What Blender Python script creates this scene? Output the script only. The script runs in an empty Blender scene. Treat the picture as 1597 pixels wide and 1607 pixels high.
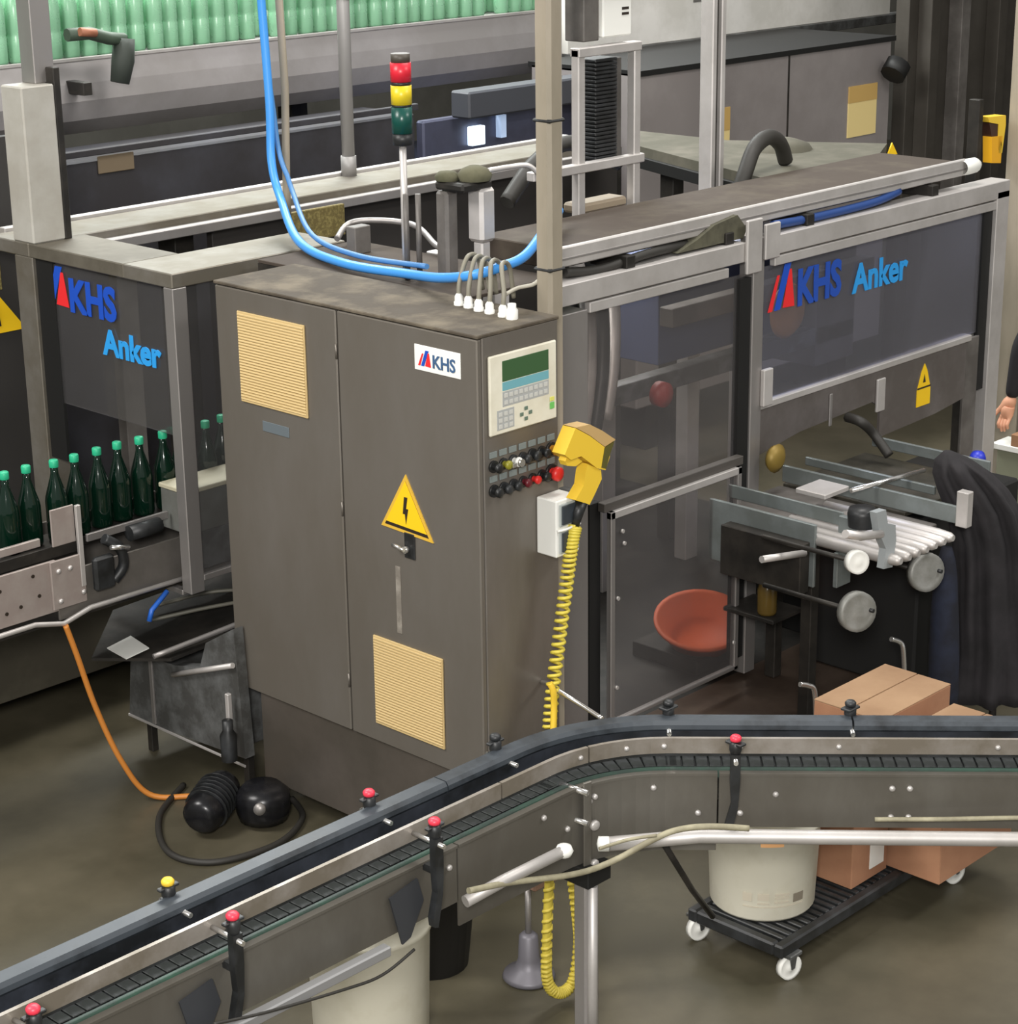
import bpy, bmesh, math, random
from mathutils import Vector, Matrix
random.seed(7)
PI = math.pi
S = bpy.context.scene
COL = S.collection

# ------------------------------------------------------------------ camera
CR = Vector((0.6909206, -0.72281996, -0.01265024))
CD = Vector((-0.2340123, -0.20705999, -0.94992863))
CF = Vector((0.68400802, 0.65928557, -0.31221077))
CO = Vector((-4.50482877, -4.4701947, 3.49028142))
FP = 3296.9548
cam = bpy.data.cameras.new('camera')
camo = bpy.data.objects.new('camera', cam)
COL.objects.link(camo)
U = -CD
camo.matrix_world = Matrix(((CR.x, U.x, -CF.x, CO.x), (CR.y, U.y, -CF.y, CO.y), (CR.z, U.z, -CF.z, CO.z), (0, 0, 0, 1)))
cam.sensor_fit = 'HORIZONTAL'
cam.sensor_width = 36
cam.lens = 36 * FP / 1597
cam.clip_end = 100
S.camera = camo

def P(u, v, ax, val):
    """the point seen at pixel (u, v) on the world plane axis ax = val"""
    r = CR * ((u - 798.5) / FP) + CD * ((v - 803.5) / FP) + CF
    return CO + r * ((val - CO[ax]) / r[ax])

# ------------------------------------------------------------------ world, lamps, exposure
w = bpy.data.worlds.new('hall_air')
S.world = w
w.use_nodes = True
bg = w.node_tree.nodes['Background']
bg.inputs[0].default_value = (1.0, 0.99, 0.97, 1)
bg.inputs[1].default_value = 0.32

def area(name, loc, size, energy, col=(1, 1, 1), rot=(0, 0, 0), sy=None):
    l = bpy.data.lights.new(name, 'AREA')
    l.energy = energy; l.color = col; l.shape = 'RECTANGLE'; l.size = size; l.size_y = sy or size
    o = bpy.data.objects.new(name, l); COL.objects.link(o)
    o.location = loc; o.rotation_euler = rot
    return o
def aim(o, t):
    o.rotation_euler = (Vector(t) - o.location).to_track_quat('-Z', 'Y').to_euler()
aim(area('hall_lamp', (-5.6, -5.2, 4.5), 1.0, 400, (1, .97, .93)), (-.3, -.6, .4))
aim(area('hall_lamp', (-4.6, 2.0, 6.2), 2.2, 280, (1, .97, .93)), (0, 0, .6))
area('ceiling_lamp', (2.4, 0.4, 6.2), 2.6, 130, (1, .97, .93), sy=1.2)
area('ceiling_lamp', (3.4, 5.0, 5.6), 5.5, 520, (.97, 1, .98), sy=1.2)
area('ceiling_lamp', (3.5, -4.5, 6.2), 2.6, 190, (1, .97, .93), sy=1.2)
S.view_settings.view_transform = 'Standard'
S.view_settings.look = 'None'
S.view_settings.gamma = 1
S.view_settings.exposure = 0.42
S.view_settings.use_curve_mapping = False

# ------------------------------------------------------------------ materials
def lin(c):
    return tuple(((x / 255) / 12.92 if x / 255 < .04045 else ((x / 255 + .055) / 1.055) ** 2.4) for x in c)
MATS = {}
def M(name, rgb, rough=.5, metal=0., dirt=None, amt=.5, scale=6., stretch=(1, 1, 1), bump=0., trans=0., alpha=1., emit=0., fine=0.):
    """dirt: second sRGB colour laid over rgb by noise of the given scale"""
    if name in MATS: return MATS[name]
    m = bpy.data.materials.new(name); m.use_nodes = True
    n, l = m.node_tree.nodes, m.node_tree.links
    b = n['Principled BSDF']
    c = lin(rgb)
    b.inputs['Base Color'].default_value = (*c, 1)
    b.inputs['Roughness'].default_value = rough
    b.inputs['Metallic'].default_value = metal
    if trans: b.inputs['Transmission Weight'].default_value = trans
    if emit:
        b.inputs['Emission Color'].default_value = (*c, 1); b.inputs['Emission Strength'].default_value = emit
    if dirt is not None or bump or fine:
        tc = n.new('ShaderNodeTexCoord'); mp = n.new('ShaderNodeMapping'); mp.inputs['Scale'].default_value = stretch
        l.new(tc.outputs['Object'], mp.inputs[0])
        nz = n.new('ShaderNodeTexNoise'); nz.inputs['Scale'].default_value = scale; nz.inputs['Detail'].default_value = 6; nz.inputs['Roughness'].default_value = .62
        l.new(mp.outputs[0], nz.inputs[0])
        if dirt is not None:
            r = n.new('ShaderNodeValToRGB')
            lo = max(0., .62 - amt * .6); r.color_ramp.elements[0].position = lo; r.color_ramp.elements[1].position = min(1., lo + .25)
            r.color_ramp.elements[0].color = (*c, 1); r.color_ramp.elements[1].color = (*lin(dirt), 1)
            l.new(nz.outputs[0], r.inputs[0]); l.new(r.outputs[0], b.inputs['Base Color'])
            rr = n.new('ShaderNodeMapRange'); rr.inputs['To Min'].default_value = max(.05, rough - .08); rr.inputs['To Max'].default_value = min(1, rough + .15)
            l.new(nz.outputs[0], rr.inputs['Value']); l.new(rr.outputs[0], b.inputs['Roughness'])
        if bump:
            bp = n.new('ShaderNodeBump'); bp.inputs['Strength'].default_value = bump; bp.inputs['Distance'].default_value = .01
            l.new(nz.outputs[0], bp.inputs['Height']); l.new(bp.outputs[0], b.inputs['Normal'])
    if alpha < 1:
        b.inputs['Alpha'].default_value = alpha
    MATS[name] = m
    return m

steel = M('brushed_stainless_steel', (168, 164, 162), .42, .7, (154, 150, 147), .5, 3, (1, 1, .35))
steel_l = M('pale_aluminium', (208, 204, 201), .45, .55, (186, 182, 178), .45, 3)
cab_m = M('cabinet_steel', (136, 131, 125), .42, .6, (122, 116, 108), .5, 3, (1, 1, .3))
cab_door = M('cabinet_door_steel', (128, 123, 116), .46, .55, (118, 112, 103), .5, 2.2, (1, 1, .4))
dusty = M('dusty_brown_top', (72, 64, 53), .85, .1, (112, 103, 88), .30, 6, bump=.3)
dusty2 = M('dust_coated_tray', (80, 72, 60), .85, .1, (66, 57, 49), .6, 5, bump=.3)
blk = M('black_plastic', (26, 27, 27), .42, 0, (44, 46, 48), .35, 12)
blk_m = M('matt_black_steel', (24, 24, 23), .6, .2)
chain_m = M('chain_links', (62, 64, 66), .5, .3, (38, 42, 40), .5, 20)
rail_blk = M('worn_bluegrey_rail', (18, 20, 22), .42, .1, (60, 66, 72), .58, 6, (1, 1, 1))
galv = M('galvanised_steel', (124, 126, 126), .5, .5, (84, 84, 82), .5, 9)
darkst = M('dark_oily_steel', (62, 58, 53), .5, .45, (40, 38, 35), .5, 6)
midst = M('grey_machine_paint', (112, 108, 104), .5, .2, (88, 84, 80), .5, 5)
yel = M('yellow_plastic', (230, 192, 56), .5)
yel_s = M('yellow_sign', (240, 196, 22), .5)
yel_d = M('ochre_sign_border', (214, 172, 60), .5)
ink = M('black_ink', (38, 28, 18), .6)
red = M('red_plastic', (214, 44, 40), .4)
redk = M('pinkred_cap', (226, 58, 78), .4)
redl = M('red_lamp_lens', (206, 34, 52), .35)
yell = M('yellow_lamp_lens', (214, 190, 34), .35)
grnl = M('green_lamp_lens', (14, 70, 62), .3)
white = M('white_plastic', (232, 232, 226), .45)
cream = M('cream_plastic', (226, 222, 204), .5, 0, (206, 200, 178), .3, 4)
blue = M('blue_air_hose', (66, 146, 222), .4)
blue_k = M('logo_blue', (22, 74, 180), .5)
cyan_k = M('logo_cyan', (42, 150, 222), .5)
red_k = M('logo_red', (222, 40, 44), .5)
beige = M('beige_conduit', (158, 148, 132), .55, 0, (136, 128, 112), .5, 3, (1, 1, .3))
grey_c = M('grey_cable', (128, 124, 110), .55)
dk_c = M('dark_cable', (44, 42, 38), .6)
cablecream = M('dirty_cream_cable', (164, 158, 132), .6, 0, (132, 126, 104), .5, 12)
chrome = M('polished_rod', (226, 224, 220), .18, .9)
card = M('cardboard', (160, 122, 92), .85, 0, (146, 108, 78), .5, 5)
card_d = M('cardboard_side', (168, 124, 94), .85, 0, (156, 112, 84), .5, 4)
card_top = M('cardboard_top', (158, 128, 98), .85, 0, (142, 112, 84), .5, 3)
orange = M('orange_plastic', (214, 92, 40), .6)
dkgreen = M('dark_green_glass', (6, 30, 20), .08, 0)
teal = M('teal_bottle_cap', (40, 172, 128), .45)
pgreen = M('pale_green_bottle', (160, 212, 176), .25, 0, (134, 190, 152), .45, 3, trans=.2)
filt = None

def slat_mat(name, a, b, scale, rough=.8, axis='Z'):
    m = bpy.data.materials.new(name); m.use_nodes = True
    n, l = m.node_tree.nodes, m.node_tree.links
    bs = n['Principled BSDF']; bs.inputs['Roughness'].default_value = rough
    tc = n.new('ShaderNodeTexCoord'); wv = n.new('ShaderNodeTexWave')
    wv.wave_type = 'BANDS'; wv.bands_direction = axis; wv.inputs['Scale'].default_value = scale; wv.inputs['Distortion'].default_value = 1.0; wv.inputs['Detail'].default_value = 2; wv.inputs['Detail Scale'].default_value = 3
    l.new(tc.outputs['Object'], wv.inputs[0])
    r = n.new('ShaderNodeValToRGB'); r.color_ramp.elements[0].color = (*lin(a), 1); r.color_ramp.elements[1].color = (*lin(b), 1)
    r.color_ramp.elements[0].position = .1; r.color_ramp.elements[1].position = .6
    l.new(wv.outputs[0], r.inputs[0]); l.new(r.outputs[0], bs.inputs['Base Color'])
    bp = n.new('ShaderNodeBump'); bp.inputs['Strength'].default_value = .4; bp.inputs['Distance'].default_value = .004
    l.new(wv.outputs[0], bp.inputs['Height']); l.new(bp.outputs[0], bs.inputs['Normal'])
    return m
filt = slat_mat('straw_filter_mat', (188, 162, 110), (208, 182, 130), 30)
perfy = M('perforated_yellow', (150, 138, 84), .7, .2, (104, 92, 52), .55, 90)

def glass_mat(name, tint, trans_amt, rough=.08):
    """clear or smoked sheet: tinted see-through layer with a glossy coat"""
    m = bpy.data.materials.new(name); m.use_nodes = True
    n, l = m.node_tree.nodes, m.node_tree.links
    for x in list(n):
        if x.type == 'BSDF_PRINCIPLED': n.remove(x)
    out = n['Material Output']
    t = n.new('ShaderNodeBsdfTransparent'); t.inputs[0].default_value = (*tint, 1)
    d = n.new('ShaderNodeBsdfDiffuse'); d.inputs[0].default_value = (.34, .33, .33, 1)
    g = n.new('ShaderNodeBsdfGlossy'); g.inputs['Roughness'].default_value = rough; g.inputs[0].default_value = (.93, .92, .93, 1)
    m1 = n.new('ShaderNodeMixShader'); m1.inputs[0].default_value = 1 - trans_amt
    l.new(t.outputs[0], m1.inputs[1]); l.new(d.outputs[0], m1.inputs[2])
    fr = n.new('ShaderNodeLayerWeight'); fr.inputs[0].default_value = .15
    m2 = n.new('ShaderNodeMixShader'); l.new(fr.outputs['Fresnel'], m2.inputs[0])
    l.new(m1.outputs[0], m2.inputs[1]); l.new(g.outputs[0], m2.inputs[2]); l.new(m2.outputs[0], out.inputs[0])
    return m
pane_m = glass_mat('smoked_guard_pane', (.86, .84, .83), .905, .16)
pane_b = glass_mat('bluish_guard_pane', (.74, .76, .88), .86, .22)
pane_c = glass_mat('clear_infeed_pane', (.82, .82, .82), .93, .06)

# ------------------------------------------------------------------ mesh builder
class MB:
    def __init__(s): s.b = bmesh.new()
    def box(s, a, c, bev=0., rot=None, piv=None):
        a = Vector(a); c = Vector(c)
        lo = Vector([min(a[i], c[i]) for i in range(3)]); hi = Vector([max(a[i], c[i]) for i in range(3)])
        r = bmesh.ops.create_cube(s.b, size=1)
        vs = r['verts']; ce = (lo + hi) / 2; d = hi - lo
        for v in vs: v.co = Vector((v.co.x * d.x, v.co.y * d.y, v.co.z * d.z)) + ce
        if bev:
            es = list({e for v in vs for e in v.link_edges})
            r = bmesh.ops.bevel(s.b, geom=es, offset=min(bev, min(d) * .45), segments=1, affect='EDGES')
            vs = list({v for f in r['faces'] for v in f.verts} | {v for v in vs if v.is_valid})
        if rot is not None:
            p = Vector(piv) if piv is not None else ce
            for v in vs: v.co = p + rot @ (v.co - p)
        return s
    def tube(s, pts, r, n=10, cap=True, rs=None):
        pts = [Vector(p) for p in pts]
        rings = []; up = None
        for i, p in enumerate(pts):
            if i == 0: t = pts[1] - p
            elif i == len(pts) - 1: t = p - pts[-2]
            else: t = (pts[i + 1] - p).normalized() + (p - pts[i - 1]).normalized()
            if t.length < 1e-9: t = Vector((0, 0, 1))
            t.normalize()
            if up is None:
                up = t.orthogonal().normalized()
            else:
                up = (up - t * up.dot(t))
                up = up.normalized() if up.length > 1e-6 else t.orthogonal().normalized()
            q = t.cross(up)
            rr = rs[i] if rs else r
            rings.append([s.b.verts.new(p + (up * math.cos(2 * PI * k / n) + q * math.sin(2 * PI * k / n)) * rr) for k in range(n)])
        for a, b in zip(rings, rings[1:]):
            for k in range(n):
                f = s.b.faces.new((a[k], a[(k + 1) % n], b[(k + 1) % n], b[k])); f.smooth = True
        if cap:
            s.b.faces.new(rings[0][::-1]); s.b.faces.new(rings[-1])
        return s
    def cyl(s, a, b, r, n=16, r2=None):
        return s.tube([a, b], r, n, rs=[r, r if r2 is None else r2])
    def lathe(s, prof, o=(0, 0, 0), n=20, axis=None):
        o = Vector(o)
        rings = []
        for r, z in prof:
            if r < 1e-6: rings.append([s.b.verts.new(o + Vector((0, 0, z)))])
            else: rings.append([s.b.verts.new(o + Vector((r * math.cos(2 * PI * k / n), r * math.sin(2 * PI * k / n), z))) for k in range(n)])
        new = [v for r_ in rings for v in r_]
        for a, b in zip(rings, rings[1:]):
            if len(a) == 1 and len(b) == 1: continue
            for k in range(n):
                k2 = (k + 1) % n
                if len(a) == 1: f = s.b.faces.new((a[0], b[k2], b[k]))
                elif len(b) == 1: f = s.b.faces.new((a[k], a[k2], b[0]))
                else: f = s.b.faces.new((a[k], a[k2], b[k2], b[k]))
                f.smooth = True
        if axis is not None:
            q = Vector((0, 0, 1)).rotation_difference(Vector(axis))
            for v in new: v.co = o + q @ (v.co - o)
        return s
    def prism(s, pts, d):
        """flat outline pts, pushed by vector d"""
        d = Vector(d); a = [s.b.verts.new(Vector(p)) for p in pts]; b = [s.b.verts.new(Vector(p) + d) for p in pts]
        s.b.faces.new(a); s.b.faces.new(b[::-1]); n = len(a)
        for k in range(n): s.b.faces.new((a[k], b[k], b[(k + 1) % n], a[(k + 1) % n]))
        return s
    def sweep(s, sec, frames):
        """closed section [(u, z)] carried along frames [(point, right)]"""
        rings = [[s.b.verts.new(p + r * u + Vector((0, 0, z))) for u, z in sec] for p, r in frames]
        n = len(sec)
        for a, b in zip(rings, rings[1:]):
            for k in range(n): s.b.faces.new((a[k], a[(k + 1) % n], b[(k + 1) % n], b[k]))
        s.b.faces.new(rings[0][::-1]); s.b.faces.new(rings[-1])
        return s

ORG = {}
def thing(name, label, cat, loc, group=None, kind=None):
    o = bpy.data.objects.new(name, None); COL.objects.link(o); o.empty_display_size = .05
    o.location = Vector(loc); ORG[o.name] = Vector(loc)
    o['label'] = label; o['category'] = cat
    if group: o['group'] = group
    if kind: o['kind'] = kind
    return o
def put(name, mb, m, par=None, label=None, cat=None, group=None, kind=None, smooth=False):
    bmesh.ops.recalc_face_normals(mb.b, faces=mb.b.faces)
    if par is not None:
        org = ORG[par.name]
    else:
        xs = [v.co for v in mb.b.verts]
        org = Vector(((min(v.x for v in xs) + max(v.x for v in xs)) / 2, (min(v.y for v in xs) + max(v.y for v in xs)) / 2, min(v.z for v in xs)))
        if kind == 'structure': org = Vector((0, 0, 0))
    for v in mb.b.verts: v.co -= org
    if smooth:
        for f in mb.b.faces: f.smooth = True
    me = bpy.data.meshes.new(name); mb.b.to_mesh(me); mb.b.free(); me.materials.append(m)
    o = bpy.data.objects.new(name, me); COL.objects.link(o)
    if par is not None:
        o.parent = par; ORG[o.name] = org
    else:
        o.location = org; ORG[o.name] = org
    if label: o['label'] = label
    if cat: o['category'] = cat
    if group: o['group'] = group
    if kind: o['kind'] = kind
    return o
def B(name, a, c, m, par=None, bev=.003, **k):
    return put(name, MB().box(a, c, bev), m, par, **k)
def copy_tree(root, loc, label=None, rotz=None, scale=None):
    r = root.copy(); COL.objects.link(r); r.location = loc
    if rotz is not None: r.rotation_euler = (0, 0, rotz)
    if scale: r.scale = scale
    if label: r['label'] = label
    for ch in root.children:
        c = ch.copy(); COL.objects.link(c); c.parent = r
        for g in ch.children:
            d = g.copy(); COL.objects.link(d); d.parent = c
    return r
def text(s, size, o, u, up, m, par, name='lettering', ext=.0015, bold=0., shear=0., sx=1.):
    """writing as thin raised letters; o = lower left corner, u = reading direction"""
    c = bpy.data.curves.new(name, 'FONT'); c.body = s; c.size = size; c.extrude = ext; c.offset = bold; c.shear = shear; c.resolution_u = 3
    t = bpy.data.objects.new(name, c); COL.objects.link(t)
    dg = bpy.context.evaluated_depsgraph_get()
    me = bpy.data.meshes.new_from_object(t.evaluated_get(dg))
    bpy.data.objects.remove(t)
    u = Vector(u).normalized(); up = Vector(up).normalized(); n = u.cross(up)
    o = Vector(o) - ORG[par.name]
    for v in me.vertices: v.co = o + u * v.co.x * sx + up * v.co.y + n * v.co.z
    me.materials.clear(); me.materials.append(m)
    ob = bpy.data.objects.new(name, me); COL.objects.link(ob); ob.parent = par; ORG[ob.name] = ORG[par.name]
    return ob
def bez(pts, n=10):
    """smooth curve through points"""
    pts = [Vector(p) for p in pts]; out = []
    for i in range(len(pts) - 1):
        p0 = pts[max(i - 1, 0)]; p1 = pts[i]; p2 = pts[i + 1]; p3 = pts[min(i + 2, len(pts) - 1)]
        for k in range(n):
            t = k / n
            out.append(.5 * ((2 * p1) + (p2 - p0) * t + (2 * p0 - 5 * p1 + 4 * p2 - p3) * t * t + (3 * p1 - p0 - 3 * p2 + p3) * t ** 3))
    out.append(pts[-1])
    return out
XX, YY, ZZ = Vector((1, 0, 0)), Vector((0, 1, 0)), Vector((0, 0, 1))

# ================================================================== SETTING
floor_m = M('wet_concrete', (98, 92, 76), .36, 0, (70, 66, 52), .5, 1.1, bump=.12)
nt = floor_m.node_tree
fl = MB().box((-9, -9, -.2), (16, 12, 0))
put('floor', fl, floor_m, kind='structure')
wall_m = M('dim_painted_wall', (96, 94, 88), .8, 0, (80, 78, 72), .5, 1.)
B('wall_back', (-9, 11.8, 0), (16, 12, 7), wall_m, kind='structure', bev=0)
B('wall_right', (15.8, -9, 0), (16, 11.8, 7), wall_m, kind='structure', bev=0)

# ================================================================== ELECTRICAL CABINET
W_, D_, H_ = 1.289, .37, 1.98
cb = thing('electrical_cabinet', 'tall brown-grey steel electrical cabinet with two doors and operator controls on its side', 'electrical cabinet', (.18, .64, 0))
put('body', MB().box((.022, 0, .45), (D_, W_, 1.968), .003), cab_m, cb)
B('dusty_top', (-.004, -.004, 1.968), (D_ + .004, W_ + .004, H_), dusty, cb, label='dust-covered brown top plate')
put('plinth', MB().box((.012, .02, .1), (D_, 1.17, .45), .003), M('plinth_steel', (118, 110, 103), .4, .6, (98, 92, 84), .5, 2), cb)
for x in (.05, .32):
    for y in (.08, 1.12):
        put('foot', MB().cyl((x, y, 0), (x, y, .015), .035).cyl((x, y, .015), (x, y, .1), .012), darkst, cb)
d1 = B('door', (0, .659, .452), (.022, W_, 1.964), cab_door, cb, .004)
d2 = B('door', (0, .002, .452), (.022, .651, 1.964), cab_door, cb, .004)
for d, y in ((d1, .662), ):
    for z in (.62, 1.25, 1.8):
        put('hinge', MB().cyl((-.004, .655, z), (-.004, .655, z + .05), .004, 8), cab_m, d)
for d, (y0, y1, z0, z1) in ((d1, (.812, 1.165, 1.565, 1.89)), (d2, (.182, .52, .525, .853))):
    v = put('vent_frame', MB().box((-.008, y0, z0), (0, y1, z1), .002), M('ochre_vent_frame', (198, 172, 120), .7), d, label='straw-yellow filter vent frame')
    nsl = 30
    sm = MB(); h = (z1 - z0 - .016) / nsl
    for k in range(nsl):
        zz = z0 + .008 + k * h
        sm.prism([(-.008, y0 + .004, zz), (-.0105, y0 + .004, zz + h * .3), (-.0095, y0 + .004, zz + h * .99), (-.008, y0 + .004, zz + h)], (0, y1 - y0 - .008, 0))
    put('louver_slats', sm, filt, v)
# name plate with the maker's mark
npl = B('name_plate', (-.003, .072, 1.828), (0, .28, 1.912), white, d2, .0015, label='white plate with a red and blue maker mark')
def mark(par, x, y0, z0, h, wd, u, m_r=red_k, m_b=blue_k, thick=.002):
    """red sliver, blue bar, red wedge"""
    n = Vector(u).cross(ZZ) * thick
    o = Vector((x, y0, z0)) if abs(u[1]) > .5 else Vector((y0, x, z0))
    q = lambda a, b: o + Vector(u) * a * wd + ZZ * b * h
    put('logo_wedge', MB().prism([q(0, 0), q(.16, 0), q(.42, .78), q(.33, .78)], n).prism([q(.56, .02), q(1, .0), q(.86, .86), q(.78, .86)], n), m_r, par)
    put('logo_bar', MB().prism([q(.24, 0), q(.46, 0), q(.84, 1), q(.60, 1)], n), m_b, par)
mark(npl, -.003, .262, 1.845, .052, .058, (0, -1, 0))
text('KHS', .06, (-.004, .198, 1.846), -YY, ZZ, M('logo_slate', (62, 92, 128), .5), npl, bold=.001, sx=.95)
B('type_plate', (-.003, .92, 1.475), (0, 1.06, 1.512), M('greyblue_plate', (118, 128, 134), .4, .4), d1, .001)
B('tape_strip', (-.002, .378, .89), (0, .402, 1.13), M('old_tape', (150, 144, 134), .6, 0, (118, 112, 103), .5, 20, bump=.4), d2, .0005, label='worn pale strip of tape residue')
# electric warning triangle
A0, A1, A2 = Vector((0, .338, 1.462)), Vector((0, .462, 1.262)), Vector((0, .214, 1.252))
ce = (A0 + A1 + A2) / 3
tri = lambda k, dx: [ce + (p - ce) * k + Vector((dx, 0, 0)) for p in (A0, A1, A2)]
ws = put('warning_sign', MB().prism(tri(1, 0), (-.004, 0, 0)), yel_d, d2, label='yellow triangular electric shock warning sign')
put('sign_border', MB().prism(tri(.84, -.004), (-.001, 0, 0)), ink, ws)
put('sign_face', MB().prism([p + Vector((0, 0, .008)) for p in tri(.78, -.005)], (-.001, 0, 0)), yel_s, ws)
bolt = [(.344, 1.385), (.328, 1.385), (.336, 1.345), (.326, 1.345), (.338, 1.29), (.342, 1.325), (.352, 1.325)]
put('bolt_symbol', MB().prism([(-.0062, y, z) for y, z in bolt], (-.0008, 0, 0)), ink, ws)
lk = B('lock_plate', (-.006, .302, 1.172), (0, .352, 1.262), blk, d2, .003)
put('latch_handle', MB().cyl((-.006, .335, 1.205), (-.022, .335, 1.205), .012).tube([(-.022, .335, 1.205), (-.024, .37, 1.212), (-.024, .388, 1.214)], .007, 8), chrome, lk, label='chrome swing latch')
# operator panel
op = B('operator_panel', (.042, -.012, 1.645), (.352, 0, 1.905), cream, cb, .004, label='cream operator terminal with green display and membrane keys')
B('green_display', (.098, -.014, 1.815), (.312, -.011, 1.882), M('lcd_green', (60, 92, 58), .25), op, .001)
B('cyan_strip', (.098, -.0135, 1.785), (.312, -.011, 1.813), M('cyan_band', (110, 168, 178), .5), op, .0005)
kf = M('grey_key_field', (168, 170, 168), .6)
kk = M('key_cap', (196, 196, 190), .5)
B('key_field', (.098, -.0132, 1.733), (.312, -.011, 1.782), kf, op, .0005)
for r in range(2):
    for k in range(9):
        B('key', (.104 + k * .023, -.0155, 1.739 + r * .023), (.120 + k * .023, -.013, 1.753 + r * .023), kk, op, .0008)
B('keypad', (.072, -.0135, 1.660), (.150, -.011, 1.725), kf, op, .0005)
for r in range(3):
    for k in range(3):
        B('key', (.078 + k * .024, -.0155, 1.664 + r * .02), (.094 + k * .024, -.013, 1.678 + r * .02), kk, op, .0008)
gk = M('dark_key', (98, 118, 104), .5)
for dx, dz in ((0, .017), (0, -.017), (-.02, 0), (.02, 0)):
    B('arrow_key', (.196 + dx, -.0158, 1.686 + dz), (.211 + dx, -.013, 1.698 + dz), gk, op, .0008)
B('green_key', (.316, -.0158, 1.682), (.336, -.013, 1.704), M('green_key_cap', (110, 190, 96), .5), op, .0008)
B('yellow_key', (.316, -.0158, 1.708), (.336, -.013, 1.722), M('yellow_key_cap', (216, 214, 108), .5), op, .0008)
# push buttons under the panel, each below its small label plate
tag_m = M('label_tag', (120, 128, 126), .5)
for r, (zc, zt) in enumerate(((1.535, 1.580), (1.455, 1.500))):
    for k in range(7):
        x = .062 + k * .045
        B('label_tag', (x - .017, -.004, zt - .009), (x + .017, 0, zt + .012), tag_m, cb, .001)
kinds = [[(blk, .016), (yel_olive := M('olive_button', (136, 132, 40), .4), .015), (white, .016), (blk, .015), (blk, .017), (blk, .015), (M('orange_button', (190, 130, 40), .4), .019)],
         [(blk, .017), (blk, .016), (blk, .016), (M('dark_red_button', (96, 24, 34), .4), .015), (red, .014), (blk, .016), (red, .024)]]
for r, zc in enumerate((1.543, 1.462)):
    for k in range(7):
        m_, rad = kinds[r][k]
        x = .062 + k * .045
        big = r == 1 and k == 6
        bt = put('push_button', MB().cyl((x, 0, zc), (x, -.008, zc), rad + .004), blk, cb)
        put('button_cap', MB().lathe([(rad * .7, 0), (rad * .7, .012), (rad, .016), (rad, .03 if big else .024), (rad * .6, .036 if big else .028), (0, .037 if big else .028)], (x, -.008, zc), 14, axis=(0, -1, 0)), m_, bt, label='red mushroom emergency stop' if big else None)
kp = put('key_switch', MB().cyl((.152, -.03, 1.543), (.152, -.045, 1.543), .013).box((.13, -.042, 1.534), (.112, -.036, 1.548), .001), chrome, cb)
# cable glands on the top
gl = [P(720, 474, 2, H_ + .01), P(735, 478, 2, H_ + .01), P(751, 483, 2, H_ + .01), P(768, 487, 2, H_ + .01), P(789, 492, 2, H_ + .01)]
for g in gl:
    put('cable_gland', MB().lathe([(.017, 0), (.017, .012), (.014, .014), (.014, .03), (.009, .038), (.007, .04)], (g.x, g.y, H_), 8), white, cb, label='white cable gland')
root = P(742, 425, 0, .55)
for i, g in enumerate(gl):
    cq = P(757, 436, 2, 1.97)
    pts = bez([(g.x, g.y, H_ + .032), (g.x + .01, g.y + .004, H_ + .08), (g.x + .06, g.y * .8 + .085, H_ + .15), (g.x + .13, g.y * .75 + .125, H_ + .13), (g.x + .16, g.y * .75 + .135, H_ + .02)], 6)
    put('gland_cable', MB().tube(pts, .008, 7), grey_c, label=['greenish grey cable in the gland farthest from the cabinet corner', 'second grey cable from the far end of the gland row', 'middle grey cable of the gland row on the cabinet top', 'fourth grey cable of the gland row, beside the last gland', 'grey cable rising from the gland nearest the cabinet corner'][i], cat='cable', group='cables in the glands on the cabinet')
pts = bez([P(793, 462, 2, H_ + .05), P(812, 452, 0, .38), P(835, 447, 0, .42), P(845, 440, 0, .44)], 6)
put('looped_cable', MB().tube(pts, .007, 7), M('pale_cable', (176, 172, 158), .5), label='short pale cable looping from the last gland to the beige pole', cat='cable')
g = gl[4]
put('second_gland', MB().lathe([(.02, 0), (.02, .03), (.014, .036), (.014, .05), (0, .052)], (g.x - .005, g.y - .045, H_), 8), white, cb)

# switch box and hand scanner on the corner of the cabinet side
sb = thing('switch_box', 'small white two-section socket box mounted beside the red emergency button', 'switch box', (.32, -.04, 1.2))
B('box_body', (.262, -.088, 1.2), (.375, 0, 1.395), white, sb, .004)
dgm = M('slate_cover', (52, 58, 64), .35)
for z0, z1 in ((1.305, 1.382), (1.212, 1.29)):
    f = B('cover_frame', (.275, -.094, z0), (.368, -.088, z1), M('pale_grey_frame', (168, 174, 172), .5), sb, .002)
    B('dark_cover', (.282, -.1, z0 + .006), (.355, -.093, z1 - .006), dgm, f, .002)
put('cover_clip', MB().tube([(.262, -.092, 1.294), (.29, -.104, 1.297), (.36, -.104, 1.302)], .005, 6), white, sb)

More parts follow.
